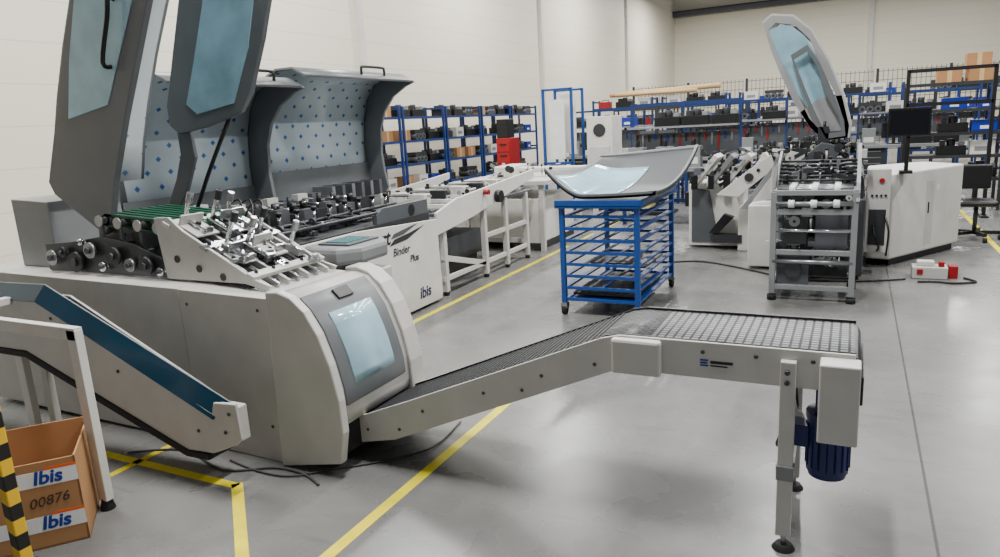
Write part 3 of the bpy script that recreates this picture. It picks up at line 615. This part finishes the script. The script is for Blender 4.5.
# ------------------------------------------------------------------ trimmer frame unit
tu=root('roller_delivery_unit',(-.3,6.95,0),'grey steel frame unit on feet with rollers and gears','machine')
X0,X1,Y0,Y1=-.62,.03,6.66,7.24
m=MB()
for x in (X0,X1):
    for y in (Y0,Y1):
        m.box((x-.025,y-.025,.06),(x+.025,y+.025,.98),MGREY)
for z in (.10,.42,.78,.95):
    m.box((X0,Y0-.02,z),(X1,Y0+.02,z+.045),MGREY); m.box((X0,Y1-.02,z),(X1,Y1+.02,z+.045),MGREY)
    m.box((X0-.02,Y0,z),(X0+.02,Y1,z+.045),MGREY); m.box((X1-.02,Y0,z),(X1+.02,Y1,z+.045),MGREY)
m.obj('frame',tu,bevel=.004)
m=MB(); m.box((X0+.03,Y0+.05,.14),(X0+.3,Y0+.08,.42),DGREY); m.cyl((-.45,Y0+.02,.28),(-.45,Y0+.05,.28),.07,DSTEEL,20)
m.box((-.28,Y0+.1,.45),(-.02,Y0+.14,.76),DGREY).box((-.55,Y0+.1,.5),(-.35,Y0+.3,.72),CHAR).box((X0+.04,Y1-.04,.12),(X1-.04,Y1-.02,.93),CHAR)
m.cyl((X0,Y0-.01,.36),(X1,Y0-.01,.36),.02,STEEL).cyl((X0,Y0-.01,.64),(X1,Y0-.01,.64),.015,CHROME)
m.obj('gearbox',tu)
clutter(None,(X0+.05,Y0+.05,.2),(X1-.05,Y1-.05,.9),90,31,mats=(STEEL,DSTEEL,CHAR,BLACK,LIGHT),parent=tu)
for k,z in enumerate((1.0,1.0,1.0,.88)):
    m=MB(); y=Y0+.04+k*.15 if k<3 else Y0-.03; m.cyl((X0+.02,y,z),(X1-.02,y,z),.022,STEEL,16)
    for q in (.12,.3,.48): m.cyl((X0+q,y,z),(X0+q+.05,y,z),.034,PAPER,16)
    m.obj('roller',tu)
m=MB(); m.prism([(X0-.04,.96),(X0-.02,.96),(X0-.02,1.2),(X0-.04,1.05)],Y0,Y1+.2,LIGHT); m.obj('guide_plate',tu)
m=MB(); m.prism([(6.62,.9),(7.4,.9),(7.4,1.35),(7.1,1.28),(6.7,1.05)],X1+.0,X1+.03,MGREY,axis='X'); m.obj('guide_plate',tu)
m=MB(); m.prism([(6.9,.9),(7.4,.9),(7.4,1.3),(7.15,1.2)],X0-.02,X0+.0,MGREY,axis='X')
for k in range(6): m.cyl((X0,7.0+.07*k,1.05+.03*k),(X1,7.0+.07*k,1.05+.03*k),.012,CHAR if k%2 else DSTEEL,8)
m.box((X0,7.0,.98),(X1,7.4,1.0),CHAR)
m.obj('guide_deck',tu)
clutter(None,(X0+.05,6.95,1.02),(X1-.05,7.4,1.2),40,35,mats=(DSTEEL,CHAR,BLACK,STEEL),parent=tu)
for x in (X0,X1):
    for y in (Y0,Y1):
        m=MB(); m.cyl((x,y,0),(x,y,.05),.04,RUB,14); m.cyl((x,y,.02),(x,y,.1),.012,STEEL); m.obj('foot',tu)

# ------------------------------------------------------------------ second machine body
sm=root('stitching_machine',(-.3,8.8,0),'white and grey paper finishing machine with raised curved hood','machine')
m=MB(); m.box((-1.0,7.95,.03),(-.72,8.6,.70),WHITE); m.obj('side_cabinet',sm,bevel=.01)
m=MB(); m.box((-1.88,9.15,.03),(-1.25,9.9,.82),WHITE); m.obj('side_cabinet',sm,bevel=.01)
m=MB(); m.prism([(-1.84,.08),(-1.5,.08),(-1.62,.74),(-1.84,.78)],9.13,9.15,DGREY); m.obj('opening_shade',sm)  # dark slab on the cabinet face, painted for shade within its slanted opening
m=MB(); m.box((-1.25,9.0,.0),(-.7,9.8,.55),WHITE); m.obj('side_cabinet',sm,bevel=.01)
m=MB(); m.prism([(-1.60,.22),(-1.48,.22),(-1.30,.42),(-1.42,.46)],8.98,9.1,BLACK); m.box((-1.55,8.98,.1),(-1.2,9.12,.2),CHAR); m.obj('pedal_lever',sm)
m=MB(); m.box((-.72,7.6,.04),(.12,9.6,.80),DGREY).box((-.7,7.7,.8),(.1,9.4,1.0),CHAR); m.obj('cabinet_body',sm,bevel=.008)
m=MB(); m.prism([(.38,8.3),(.66,8.75),(1.12,9.5),(.75,10.0),(.15,9.5),(.15,8.35)],.08,.98,WHITE,axis='Z'); m.obj('electrical_cabinet',sm,bevel=.02)
m=MB(); m.box((.0,-.004,.15),(.42,0,.85),LIGHT).box((.04,-.012,.5),(.055,-.004,.62),BLACK).box((.2,-.006,.74),(.3,-.004,.80),PAPER)
dr=m.obj('cabinet_door',sm); dr.location=(.66+.06+.3,8.75+.10-8.8,0); dr.rotation_euler=(0,0,math.atan2(.85,.5))
for v in dr.data.vertices: v.co=v.co+Vector((-.3,8.8,0))
m=MB(); m.prism([(.38,8.4),(1.06,9.5),(.75,9.9),(.18,9.4)],0,.08,CHAR,axis='Z'); m.obj('cabinet_plinth',sm)
m=MB(); m.box((.13,7.95,.22),(.34,8.15,1.06),LIGHT).box((.16,7.94,.30),(.31,7.955,.66),CHAR).cyl((.26,7.93,.95),(.26,7.95,.95),.025,RED,14)
for k in range(4): m.cyl((.18+.04*k,7.93,.8),(.18+.04*k,7.95,.8),.012,BLACK,10)
m.obj('pneumatic_panel',sm,bevel=.003)
m=MB(); m.tube([(.2,7.94,.5),(.22,7.88,.4),(.26,7.88,.3),(.25,7.94,.24)],.01,BLACK); m.obj('air_line',sm)
m=MB(); m.tube([(.3,7.94,.6),(.34,7.86,.45),(.33,7.9,.2)],.01,BLACK); m.obj('air_line',sm)
for k in range(6):
    x=-1.82+.19*k
    m=MB(); m.prism([(x,.80),(x+.05,.80),(x+.34,1.16),(x+.29,1.20)],8.9+.02*k,9.35+.02*k,[WHITE,MGREY,LIGHT][k%3])
    m.cyl((x+.16,8.88+.02*k,1.02),(x+.16,9.37+.02*k,1.02),.022,CHAR,12).box((x+.02,8.88+.02*k,.78),(x+.1,8.9+.02*k,.95),BLACK)
    m.obj('feeder_pocket',sm,bevel=.003)
for (a,b,mt) in [([(-1.45,.74),(-1.2,.72),(-.80,1.05),(-.85,1.2),(-1.1,1.02)],8.6,WHITE),([(-1.15,.60),(-.75,.62),(-.62,1.0),(-.78,1.12)],8.4,MGREY),([(-.98,.72),(-.62,.78),(-.45,1.22),(-.60,1.26)],8.05,LIGHT),([(-.75,.95),(-.3,.95),(-.1,1.30),(-.3,1.35)],7.8,DGREY)]:
    m=MB(); m.prism(a,b,b+.04,mt); cxm=sum(p[0] for p in a)/len(a); czm=sum(p[1] for p in a)/len(a)
    m.cyl((cxm,b-.03,czm),(cxm,b,czm),.05,CHAR,18).cyl((cxm+.1,b-.02,czm+.08),(cxm+.1,b,czm+.08),.02,BLACK,12); m.obj('slanted_panel',sm,bevel=.004)
m=MB(); m.prism([(7.7,1.0),(8.6,1.0),(8.6,1.3),(8.2,1.35),(7.9,1.2)],.02,.05,DGREY,axis='X')
m.obj('feed_guide',sm)
clutter(None,(-1.75,8.85,.86),(-.7,9.5,1.22),90,41,mats=(WHITE,LIGHT,STEEL,BLACK,CHAR,BLACK),parent=sm)
clutter(None,(-.7,7.6,1.0),(.1,9.2,1.30),160,42,mats=(STEEL,DSTEEL,CHAR,BLACK,LIGHT,CHAR),parent=sm)
hp=[(-.90,2.56),(-.82,2.63),(-.62,2.60),(-.45,2.45),(-.28,2.15),(-.14,1.8),(-.06,1.5),(-.07,1.38),(-.28,1.36),(-.42,1.5),(-.58,1.75),(-.72,2.05),(-.82,2.3)]
def ring(m,outer,inner,y0,y1,mat):
    n=len(outer)
    c=Vector((sum(p[0] for p in outer)/n,sum(p[1] for p in outer)/n))
    for i in range(n):
        a=outer[i];b=outer[(i+1)%n]
        def ins(p): q=Vector(p); d=(c-q); return tuple(q+d.normalized()*inner)
        m.prism([a,b,ins(b),ins(a)],y0,y1,mat)
GH=M('pale_hood_grey',(150,152,152),.4)
m=MB(); m.prism([(-.14,1.8),(-.06,1.5),(-.07,1.38),(-.28,1.36),(-.42,1.5),(-.52,1.65),(-.35,1.78)],8.0,8.03,GH); ring(m,hp,.085,8.0,8.03,GH); m.obj('hood_side_panel',sm)
m=MB(); m.prism([(-.84,2.5),(-.66,2.54),(-.5,2.4),(-.33,2.1),(-.2,1.75),(-.45,1.7),(-.6,1.9),(-.76,2.25)],8.012,8.02,GLASS2); m.obj('hood_window',sm)
m=MB(); m.strip([(-.90,2.56),(-.82,2.63),(-.62,2.60),(-.45,2.45),(-.28,2.15),(-.14,1.8),(-.06,1.5),(-.07,1.38)],8.0,8.9,.02,LIGHT); m.obj('hood_shell',sm)
h3=[(-.62,2.22),(-.48,2.30),(-.36,2.12),(-.24,1.85),(-.12,1.55),(-.10,1.40),(-.26,1.38),(-.40,1.62),(-.52,1.90)]
m=MB(); ring(m,h3,.055,7.90,7.925,HOOD); m.strip(h3[1:6],7.9,8.0,.012,HOOD); m.obj('inner_cover',sm)
h2=[(x+.02,z-.02) for x,z in hp]
m=MB(); ring(m,h2,.09,8.87,8.9,GH); m.obj('hood_side_panel',sm)
for (a,b,r_,mt) in [((-.3,8.1,1.5),(-.25,8.2,1.05),.02,DGREY),((-.15,8.5,1.45),(-.2,8.5,1.0),.02,CHAR)]:
    m=MB(); m.cyl(a,b,r_,mt); m.obj('gas_strut',sm)
m=MB(); m.box((-.34,7.9,1.3),(-.24,7.98,1.5),CHAR).tube([(-.28,7.95,1.55),(-.3,7.93,1.35),(-.35,7.9,1.1)],.014,BLACK); m.obj('hinge_bracket',sm)
m=MB(); m.box((.29,8.28,1.36),(.67,8.32,1.64),BLACK).box((.31,8.275,1.38),(.65,8.281,1.62),DKBLUE).cyl((.48,8.33,1.0),(.48,8.33,1.4),.02,BLACK).box((.42,8.3,.98),(.54,8.45,1.01),BLACK)
m.obj('monitor',sm,bevel=.006)
pb=root('floor_valve_box',(.75,8.0,0),'light grey pneumatic box with red valves on the floor','pneumatic box')
m=MB(); m.box((.56,7.78,.0),(.86,7.96,.12),LIGHT).box((.60,7.82,.12),(.75,7.92,.17),WHITE); m.obj('box_body',pb,bevel=.01)
for a in [((.78,7.80,.12),(.83,7.86,.17)),((.87,7.85,0),(.95,7.96,.12)),((.6,7.766,.05),(.65,7.78,.1))]:
    m=MB(); m.box(a[0],a[1],RED); m.obj('valve',pb,bevel=.004)
m=MB(); m.tube([(.5,7.7,.012),(.3,7.6,.012),(0,7.5,.012),(-.5,7.48,.012),(-.9,7.8,.012),(-1.5,8.2,.012),(-1.9,8.1,.012)],.010,BLACK)
tag(m.obj('power_cable',org=(0,7.8,0)),'black power cable lying on the floor beside the machine','cable')
m=MB(); m.tube([(1.0,7.85,.012),(1.08,7.7,.012),(.9,7.6,.012),(.75,7.63,.012),(.6,7.60,.012)],.01,RUB)
tag(m.obj('air_hose',org=(.7,7.7,0)),'black air hose lying on the floor','hose')
# chair
ch=root('office_chair',(1.36,10.2,0),'black swivel office chair beside the machine cabinet','chair')
cx,cy=1.36,10.2
m=MB()
for k in range(5):
    a=k*2*math.pi/5; ex,ey=cx+.27*math.cos(a),cy+.27*math.sin(a)
    m.box((cx,cy-.02,.07),(cx+.27,cy+.02,.11),BLACK,rot=(0,0,a),piv=(cx,cy,.09)); m.cyl((ex-.02,ey,.03),(ex+.02,ey,.03),.03,RUB)
m.cyl((cx,cy,.09),(cx,cy,.42),.025,DSTEEL); m.obj('chair_base',ch)
m=MB(); m.box((cx-.20,cy-.20,.42),(cx+.20,cy+.20,.49),BLACK); m.obj('seat',ch,bevel=.03)
m=MB(); m.box((cx-.16,cy+.18,.60),(cx+.16,cy+.23,.90),BLACK); m.box((cx-.03,cy+.18,.45),(cx+.03,cy+.22,.63),BLACK); m.obj('backrest',ch,bevel=.02)

# ------------------------------------------------------------------ background racks, benches, items
def make_rack(name,w,d,h,zs,fr,sh,label):
    r=root(name,(0,0,0),label,'shelf')
    for x in (-w/2,w/2):
        m=MB()
        for y in (-d/2,d/2): m.box((x-.022,y-.022,0),(x+.022,y+.022,h),fr)
        m.box((x-.015,-d/2,h*.5),(x+.015,d/2,h*.5+.04),fr); m.box((x-.015,-d/2,h-.06),(x+.015,d/2,h-.02),fr)
        m.obj('upright',r)
    for z in zs:
        m=MB(); m.box((-w/2,-d/2,z-.02),(w/2,d/2,z),sh).box((-w/2,-d/2-.01,z-.045),(w/2,-d/2+.01,z+.003),fr); m.obj('shelf_board',r)
    return r
Z1=(.15,.6,1.05,1.5,1.95)
rackA=make_rack('storage_rack',1.5,.5,2.15,Z1,RBLUE,CHAR,'blue steel storage rack loaded with parts')
proto={}
def item_proto(key):
    if key in proto: return proto[key]
    m=MB()
    if key=='bin':
        m.prism([(-.17,0),(.17,0),(.17,.17),(-.17,.17)],-.12,.12,BLUE2); m.box((-.14,-.10,.14),(.14,.1,.171),CHAR); m.box((-.06,-.13,.03),(.06,-.119,.08),PAPER); o=m.obj('storage_bin',bevel=.006); tag(o,'blue plastic storage bin on a shelf','storage bin','storage bins on racks')
    elif key=='sbin':
        m.prism([(-.10,0),(.10,0),(.10,.10),(-.10,.13)],-.09,.09,BLUE2); m.box((-.08,-.07,.09),(.08,.07,.125),CHAR); m.box((-.04,-.1,.02),(.04,-.089,.05),PAPER); o=m.obj('small_parts_bin',bevel=.004); tag(o,'small blue plastic parts bin on a shelf','storage bin','small parts bins on racks')
    elif key=='box':
        m.box((-.16,-.13,0),(.16,.13,.20),CARD); m.box((-.03,-.131,0),(.03,.131,.201),BEIGE); o=m.obj('carton'); tag(o,'taped brown cardboard carton on a shelf','box','cartons on racks')
    elif key=='white':
        m.box((-.16,-.14,0),(.16,.14,.2),WHITE); m.box((-.1,-.142,.05),(.1,-.139,.12),MGREY); o=m.obj('parts_box',bevel=.008); tag(o,'white parts box on a shelf','box','white boxes on racks')
    elif key=='dark':
        m.box((-.2,-.14,0),(.2,.14,.14),BLACK); m.cyl((0,0,.14),(0,0,.24),.06,DSTEEL); m.box((-.15,-.1,.14),(-.08,.1,.22),CHAR).box((.1,-.12,.14),(.18,.05,.2),MGREY); o=m.obj('machine_part',bevel=.005); tag(o,'dark metal machine part on a shelf','machine part','machine parts on racks')
    elif key=='roll':
        for k in range(3): m.cyl((-.14+.14*k,-.14,.065),(-.14+.14*k,.14,.065),.065,DGREY,16).cyl((-.14+.14*k,-.142,.065),(-.14+.14*k,-.14,.065),.03,BLACK,12)
        m.box((-.2,-.12,.13),(.2,.12,.2),CHAR); o=m.obj('roller_set'); tag(o,'dark rollers stacked on a shelf','machine part','roller sets on racks')
    elif key=='mon':
        m.box((-.22,-.02,.12),(.22,.02,.42),BLACK).box((-.20,-.024,.14),(.20,-.02,.40),DKBLUE).box((-.03,0,.0),(.03,.04,.2),BLACK).box((-.12,-.1,0),(.12,.1,.015),BLACK); o=m.obj('computer_monitor'); tag(o,'black flat computer monitor on a workbench','monitor','monitors on benches')
    elif key=='tower':
        m.box((-.12,-.12,0),(.12,.12,.32),MGREY).box((-.18,-.02,.2),(.18,.02,.26),CHAR).cyl((0,0,.32),(0,0,.42),.035,BLACK).box((-.09,-.125,.05),(.09,-.12,.15),WHITE); o=m.obj('press_tool',bevel=.004); tag(o,'small grey bench press tool','tool','bench tools')
    elif key=='red':
        m.box((-.14,-.12,0),(.14,.12,.16),RED); m.tube([(-.08,0,.16),(-.08,0,.2),(.08,0,.2),(.08,0,.16)],.01,BLACK); o=m.obj('tool_box',bevel=.008); tag(o,'red tool box with black handle','tool box','tool boxes on racks')
    proto[key]=o; return o
used=set()
def place(key,loc,rz=0):
    p=item_proto(key)
    if key in used: o=p.copy(); COL.objects.link(o)
    else: o=p; used.add(key)
    o.location=(loc[0],loc[1],loc[2]+.001); o.rotation_euler=(0,0,rz)
first={}
def put_rack(r,loc,rz,w,zs,keys,seed,dens=.75,group='blue storage racks'):
    if r.name not in first: first[r.name]=1; r.location=loc; r.rotation_euler=(0,0,rz); r['group']=group
    else: copy_tree(r,loc,rz,group)
    R=random.Random(seed)
    for z in zs:
        n=int(w/.42)
        for k in range(n):
            if R.random()<dens:
                lx=-w/2+.24+k*(w-.48)/max(1,n-1); v=Matrix.Rotation(rz,3,'Z')@Vector((lx,0,0))
                kk=R.choice(keys)
                if z>1.9 and kk=='tower': kk='dark'
                place(kk,(loc[0]+v.x,loc[1]+v.y,z+.0+loc[2]),rz+R.uniform(-.08,.08))
for k in range(5): put_rack(rackA,(-8.0,10.6+1.62*k,0),math.pi/2,1.5,Z1,['roll','dark','dark','roll','bin','white','dark','box'],50+k,.95)
for k,(x,y) in enumerate([(-5.2,17.6),(-3.5,17.8),(-1.8,18.6),(-.1,18.6),(1.7,19.4),(3.4,19.4)]): put_rack(rackA,(x,y,0),0,1.5,Z1[1:],['bin','dark','roll','white','dark','tower','bin','red'],70+k,.95)
rackB=make_rack('shelving_unit',1.3,.5,1.98,(.5,.85,1.2,1.55,1.95),CHAR,CHAR,'black shelving unit filled with blue bins')
put_rack(rackB,(1.35,13.2,0),0,1.3,(.5,.85,1.2,1.55),['sbin','bin','sbin','dark','bin','white'],90,.95,'black shelving units')
put_rack(rackB,(2.8,13.6,0),0,1.3,(.5,.85,1.2,1.55),['bin','dark','box','white'],91,.95,'black shelving units')
for k,x in enumerate([-6.6,-4.6,-3.0,-.8,.8,2.6]): put_rack(rackB,(x,23.5,0),0,1.3,(.85,1.2,1.55,1.95),['dark','roll','white','dark','bin'],120+k,.9,'black shelving units')
place('box',(1.25,13.2,1.95),0); place('box',(1.65,13.2,1.95),.1); place('box',(1.62,13.2,2.16),0)
# tall black frame in front of the shelves
gt=root('gantry_frame',(1.2,12.2,0),'tall black square-tube metal frame standing before the shelves','metal frame')
for x in (.66,1.72):
    m=MB(); m.box((x-.025,12.18,0),(x+.025,12.23,2.15),BLACK).box((x-.05,12.05,0),(x+.05,12.36,.03),BLACK); m.obj('frame_post',gt,bevel=.004)
for z in (2.10,1.62):
    m=MB(); m.box((.66,12.18,z),(1.72,12.23,z+.05),BLACK); m.obj('cross_beam',gt)
m=MB()
m.cyl((-5.6,17.7,2.27),(-2.9,17.7,2.33),.06,BEIGE,16); m.cyl((-5.6,17.7,2.27),(-5.62,17.7,2.27),.04,CARD2,16); tag(m.obj('cardboard_tube',org=(-4.3,18,2.2)),'long beige cardboard tube lying on top of the rack','tube','cardboard tubes')
m=MB()
m.cyl((-5.4,17.45,2.25),(-3.4,17.45,2.25),.05,BEIGE,16); m.cyl((-5.4,17.45,2.25),(-5.42,17.45,2.25),.035,CARD2,16); tag(m.obj('cardboard_tube',org=(-4.3,17.5,2.2)),'long beige cardboard tube lying on top of the rack','tube','cardboard tubes')
wb=root('workbench',(0,0,0),'grey workbench with blue legs and tool board','workbench')
m=MB(); m.box((-.9,-.35,.84),(.9,.35,.9),MGREY); m.obj('bench_top',wb,bevel=.005)
m=MB()
for x in (-.85,.85):
    m.box((x-.025,-.3,0),(x+.025,-.24,.84),RBLUE).box((x-.025,.24,0),(x+.025,.3,1.9),RBLUE)
m.box((-.85,.24,.3),(.85,.28,.36),RBLUE).box((-.85,.25,1.86),(.85,.29,1.90),RBLUE); m.obj('bench_frame',wb)
m=MB(); m.box((-.85,.24,1.05),(.85,.26,1.42),DGREY).box((-.85,.0,1.50),(.85,.28,1.53),MGREY)
RR=random.Random(4)
for k in range(16):
    x=-.78+k*.1; L=RR.uniform(.08,.25); m.box((x,.225,1.40-L),(x+.03,.24,1.40),RR.choice([BLACK,CHAR,RED,STEEL,BLUE2,STEEL]))
m.obj('tool_board',wb)
m=MB(); m.box((-.8,-.25,.35),(-.35,.3,.84),CHAR)
for z in (.4,.52,.64,.76): m.box((-.72,-.262,z),(-.43,-.25,z+.02),STEEL)
m.obj('drawer_unit',wb)
m=MB(); m.box((-.3,-.2,.25),(.84,.25,.28),MGREY).box((.1,-.15,.28),(.5,.2,.5),BLACK); m.obj('lower_shelf',wb)
pos=[(-3.9,14.0,.05),(-2.0,13.9,0),(-1.0,15.8,0),(.9,16.2,0),(-5.1,15.6,0),(-2.9,15.8,0),(-2.45,11.3,0)]
for k,(x,y,rz) in enumerate(pos):
    if k==0: wb.location=(x,y,0); wb.rotation_euler=(0,0,rz); wb['group']='blue workbenches'
    else: copy_tree(wb,(x,y,0),rz,'blue workbenches')
    R=random.Random(k+5)
    for j in range(4):
        lx=-.66+.44*j; v=Matrix.Rotation(rz,3,'Z')@Vector((lx,-.12,0)); place(R.choice(['white','dark','mon','tower','red','tower','dark','tower']) if j!=3 else 'dark',(x+v.x,y+v.y,.9),rz)
        if R.random()<.85: place(R.choice(['white','bin','dark','roll','dark']),(x+v.x,y+.14,1.53),rz)
rc=root('tool_cabinet',(-5.9,12.3,0),'red tool cabinet with drawers and black case on top','cabinet')
m=MB(); m.box((-6.1,12.1,.1),(-5.8,12.5,1.45),RED).box((-6.1,12.1,0),(-5.8,12.5,.1),BLACK).box((-6.08,12.1,1.45),(-5.85,12.4,1.8),BLACK); m.obj('cabinet_body',rc,bevel=.01)
for k in range(6):
    m=MB(); m.box((-6.08,12.08,.15+.21*k),(-5.82,12.1,.33+.21*k),RED).box((-6.02,12.065,.27+.21*k),(-5.88,12.08,.295+.21*k),BLACK); m.obj('drawer',rc)
gf=root('panel_rack',(-5.0,12.8,0),'blue upright frame holding white and clear sheets','rack')
GX0,GX1=-5.28,-4.72
m=MB()
for x in (GX0,GX1): m.box((x-.022,12.5,0),(x+.022,12.55,2.3),BLUE).box((x-.022,13.1,0),(x+.022,13.15,2.3),BLUE).box((x-.022,12.4,0),(x+.022,13.3,.08),BLUE)
m.box((GX0,12.5,2.26),(GX1,12.55,2.3),BLUE).box((GX0,13.1,2.26),(GX1,13.15,2.3),BLUE).box((GX0,12.5,.9),(GX1,12.55,.95),BLUE); m.obj('frame',gf)
m=MB(); m.box((-5.2,12.6,1.0),(-4.9,12.64,2.1),PAPER); m.obj('sheet',gf)
m=MB(); m.box((-5.05,12.8,1.1),(-4.75,12.84,2.2),WHITE); m.obj('sheet',gf)
wm=root('white_enclosure',(-4.35,12.9,0),'white machine enclosure with round port beside blue frame','machine')
m=MB(); m.box((-4.5,12.7,.1),(-4.0,13.3,1.75),WHITE).cyl((-4.25,12.68,1.5),(-4.25,12.7,1.5),.12,CHAR,24).box((-4.45,12.75,0),(-4.05,13.25,.1),CHAR); m.obj('enclosure_body',wm,bevel=.02)
m=MB(); m.box((-4.45,12.68,.3),(-4.05,12.7,1.2),LIGHT).box((-4.1,12.665,.7),(-4.07,12.68,.8),BLACK); m.obj('access_door',wm,bevel=.005)
for (x,y) in [(2.3,11.6),(-3.1,12.4)]:
    r=root('equipment_stand',(x,y,0),'dark upright stand with cross arms','stand')
    m=MB(); m.box((x-.3,y-.3,0),(x+.3,y+.3,.06),CHAR).box((x-.03,y-.03,.06),(x+.03,y+.03,1.9),CHAR); m.obj('stand_post',r)
    m=MB(); m.box((x-.4,y-.02,1.8),(x+.4,y+.02,1.86),CHAR); m.obj('cross_arm',r)
    m=MB(); m.box((x-.3,y-.02,1.4),(x+.3,y+.02,1.45),DGREY); m.obj('cross_arm',r)
def fence(x0,y0,x1,y1,h,tagn):
    r=root('mesh_fence',((x0+x1)/2,(y0+y1)/2,0),'tall dark grey wire mesh fence panel on posts','fence','wire mesh fence')
    L=math.hypot(x1-x0,y1-y0)
    m=MB(); m.box((x0-.04,y0-.04,0),(x0+.04,y0+.04,h),CHAR); m.obj('fence_post',r)
    m=MB(); n=int(L/.15)
    for k in range(n+1):
        t=(k+.3)/(n+.6); x=x0+(x1-x0)*t; y=y0+(y1-y0)*t; m.box((x-.008,y-.008,.1),(x+.008,y+.008,h-.02),MESHM)
    for z in [.1+.3*i for i in range(int((h-.1)/.3)+1)]: m.cyl((x0+.05,y0,z),(x1-.05,y1,z),.01,MESHM,6)
    m.obj('wire_panel',r)
for k in range(7): fence(-8.2+2.2*k,29,-8.2+2.2*(k+1)-.09,29,2.9,k)

# ------------------------------------------------------------------ lights
w=bpy.data.worlds.new('world'); bpy.context.scene.world=w; w.use_nodes=True
w.node_tree.nodes['Background'].inputs[0].default_value=(0.95,0.97,1.0,1); w.node_tree.nodes['Background'].inputs[1].default_value=0.20
def area(x,y,z,sx,sy,p,col=(1,.985,.955)):
    l=bpy.data.lights.new('ceiling_light','AREA'); l.shape='RECTANGLE'; l.size=sx; l.size_y=sy; l.energy=p; l.color=col
    o=bpy.data.objects.new('ceiling_light',l); o.location=(x,y,z); COL.objects.link(o)
for x in (-6.5,-1.2,4.0):
    for y in (3.0,9,16,24,33):
        e=460
        if x==-1.2 and y==3.0: e=600
        if x==4.0 and y==3.0: e=300
        area(x,y,7.0,.3,1.8,e)

# ------------------------------------------------------------------ camera
cam=bpy.data.cameras.new('camera'); cam.sensor_width=36; cam.lens=25.2; cam.clip_end=200
co=bpy.data.objects.new('camera',cam); COL.objects.link(co); bpy.context.scene.camera=co
yaw=math.radians(27.07);p=math.radians(12.37);r=math.radians(3.25)
F=Vector((-math.sin(yaw)*math.cos(p),math.cos(yaw)*math.cos(p),-math.sin(p)))
Rv=Vector((math.cos(yaw),math.sin(yaw),0)); U=Rv.cross(F)
xa=Rv*math.cos(r)-U*math.sin(r); ya=U*math.cos(r)+Rv*math.sin(r)
mat=Matrix((xa,ya,-F)).transposed().to_4x4(); mat.translation=Vector((0,0,1.7)); co.matrix_world=mat
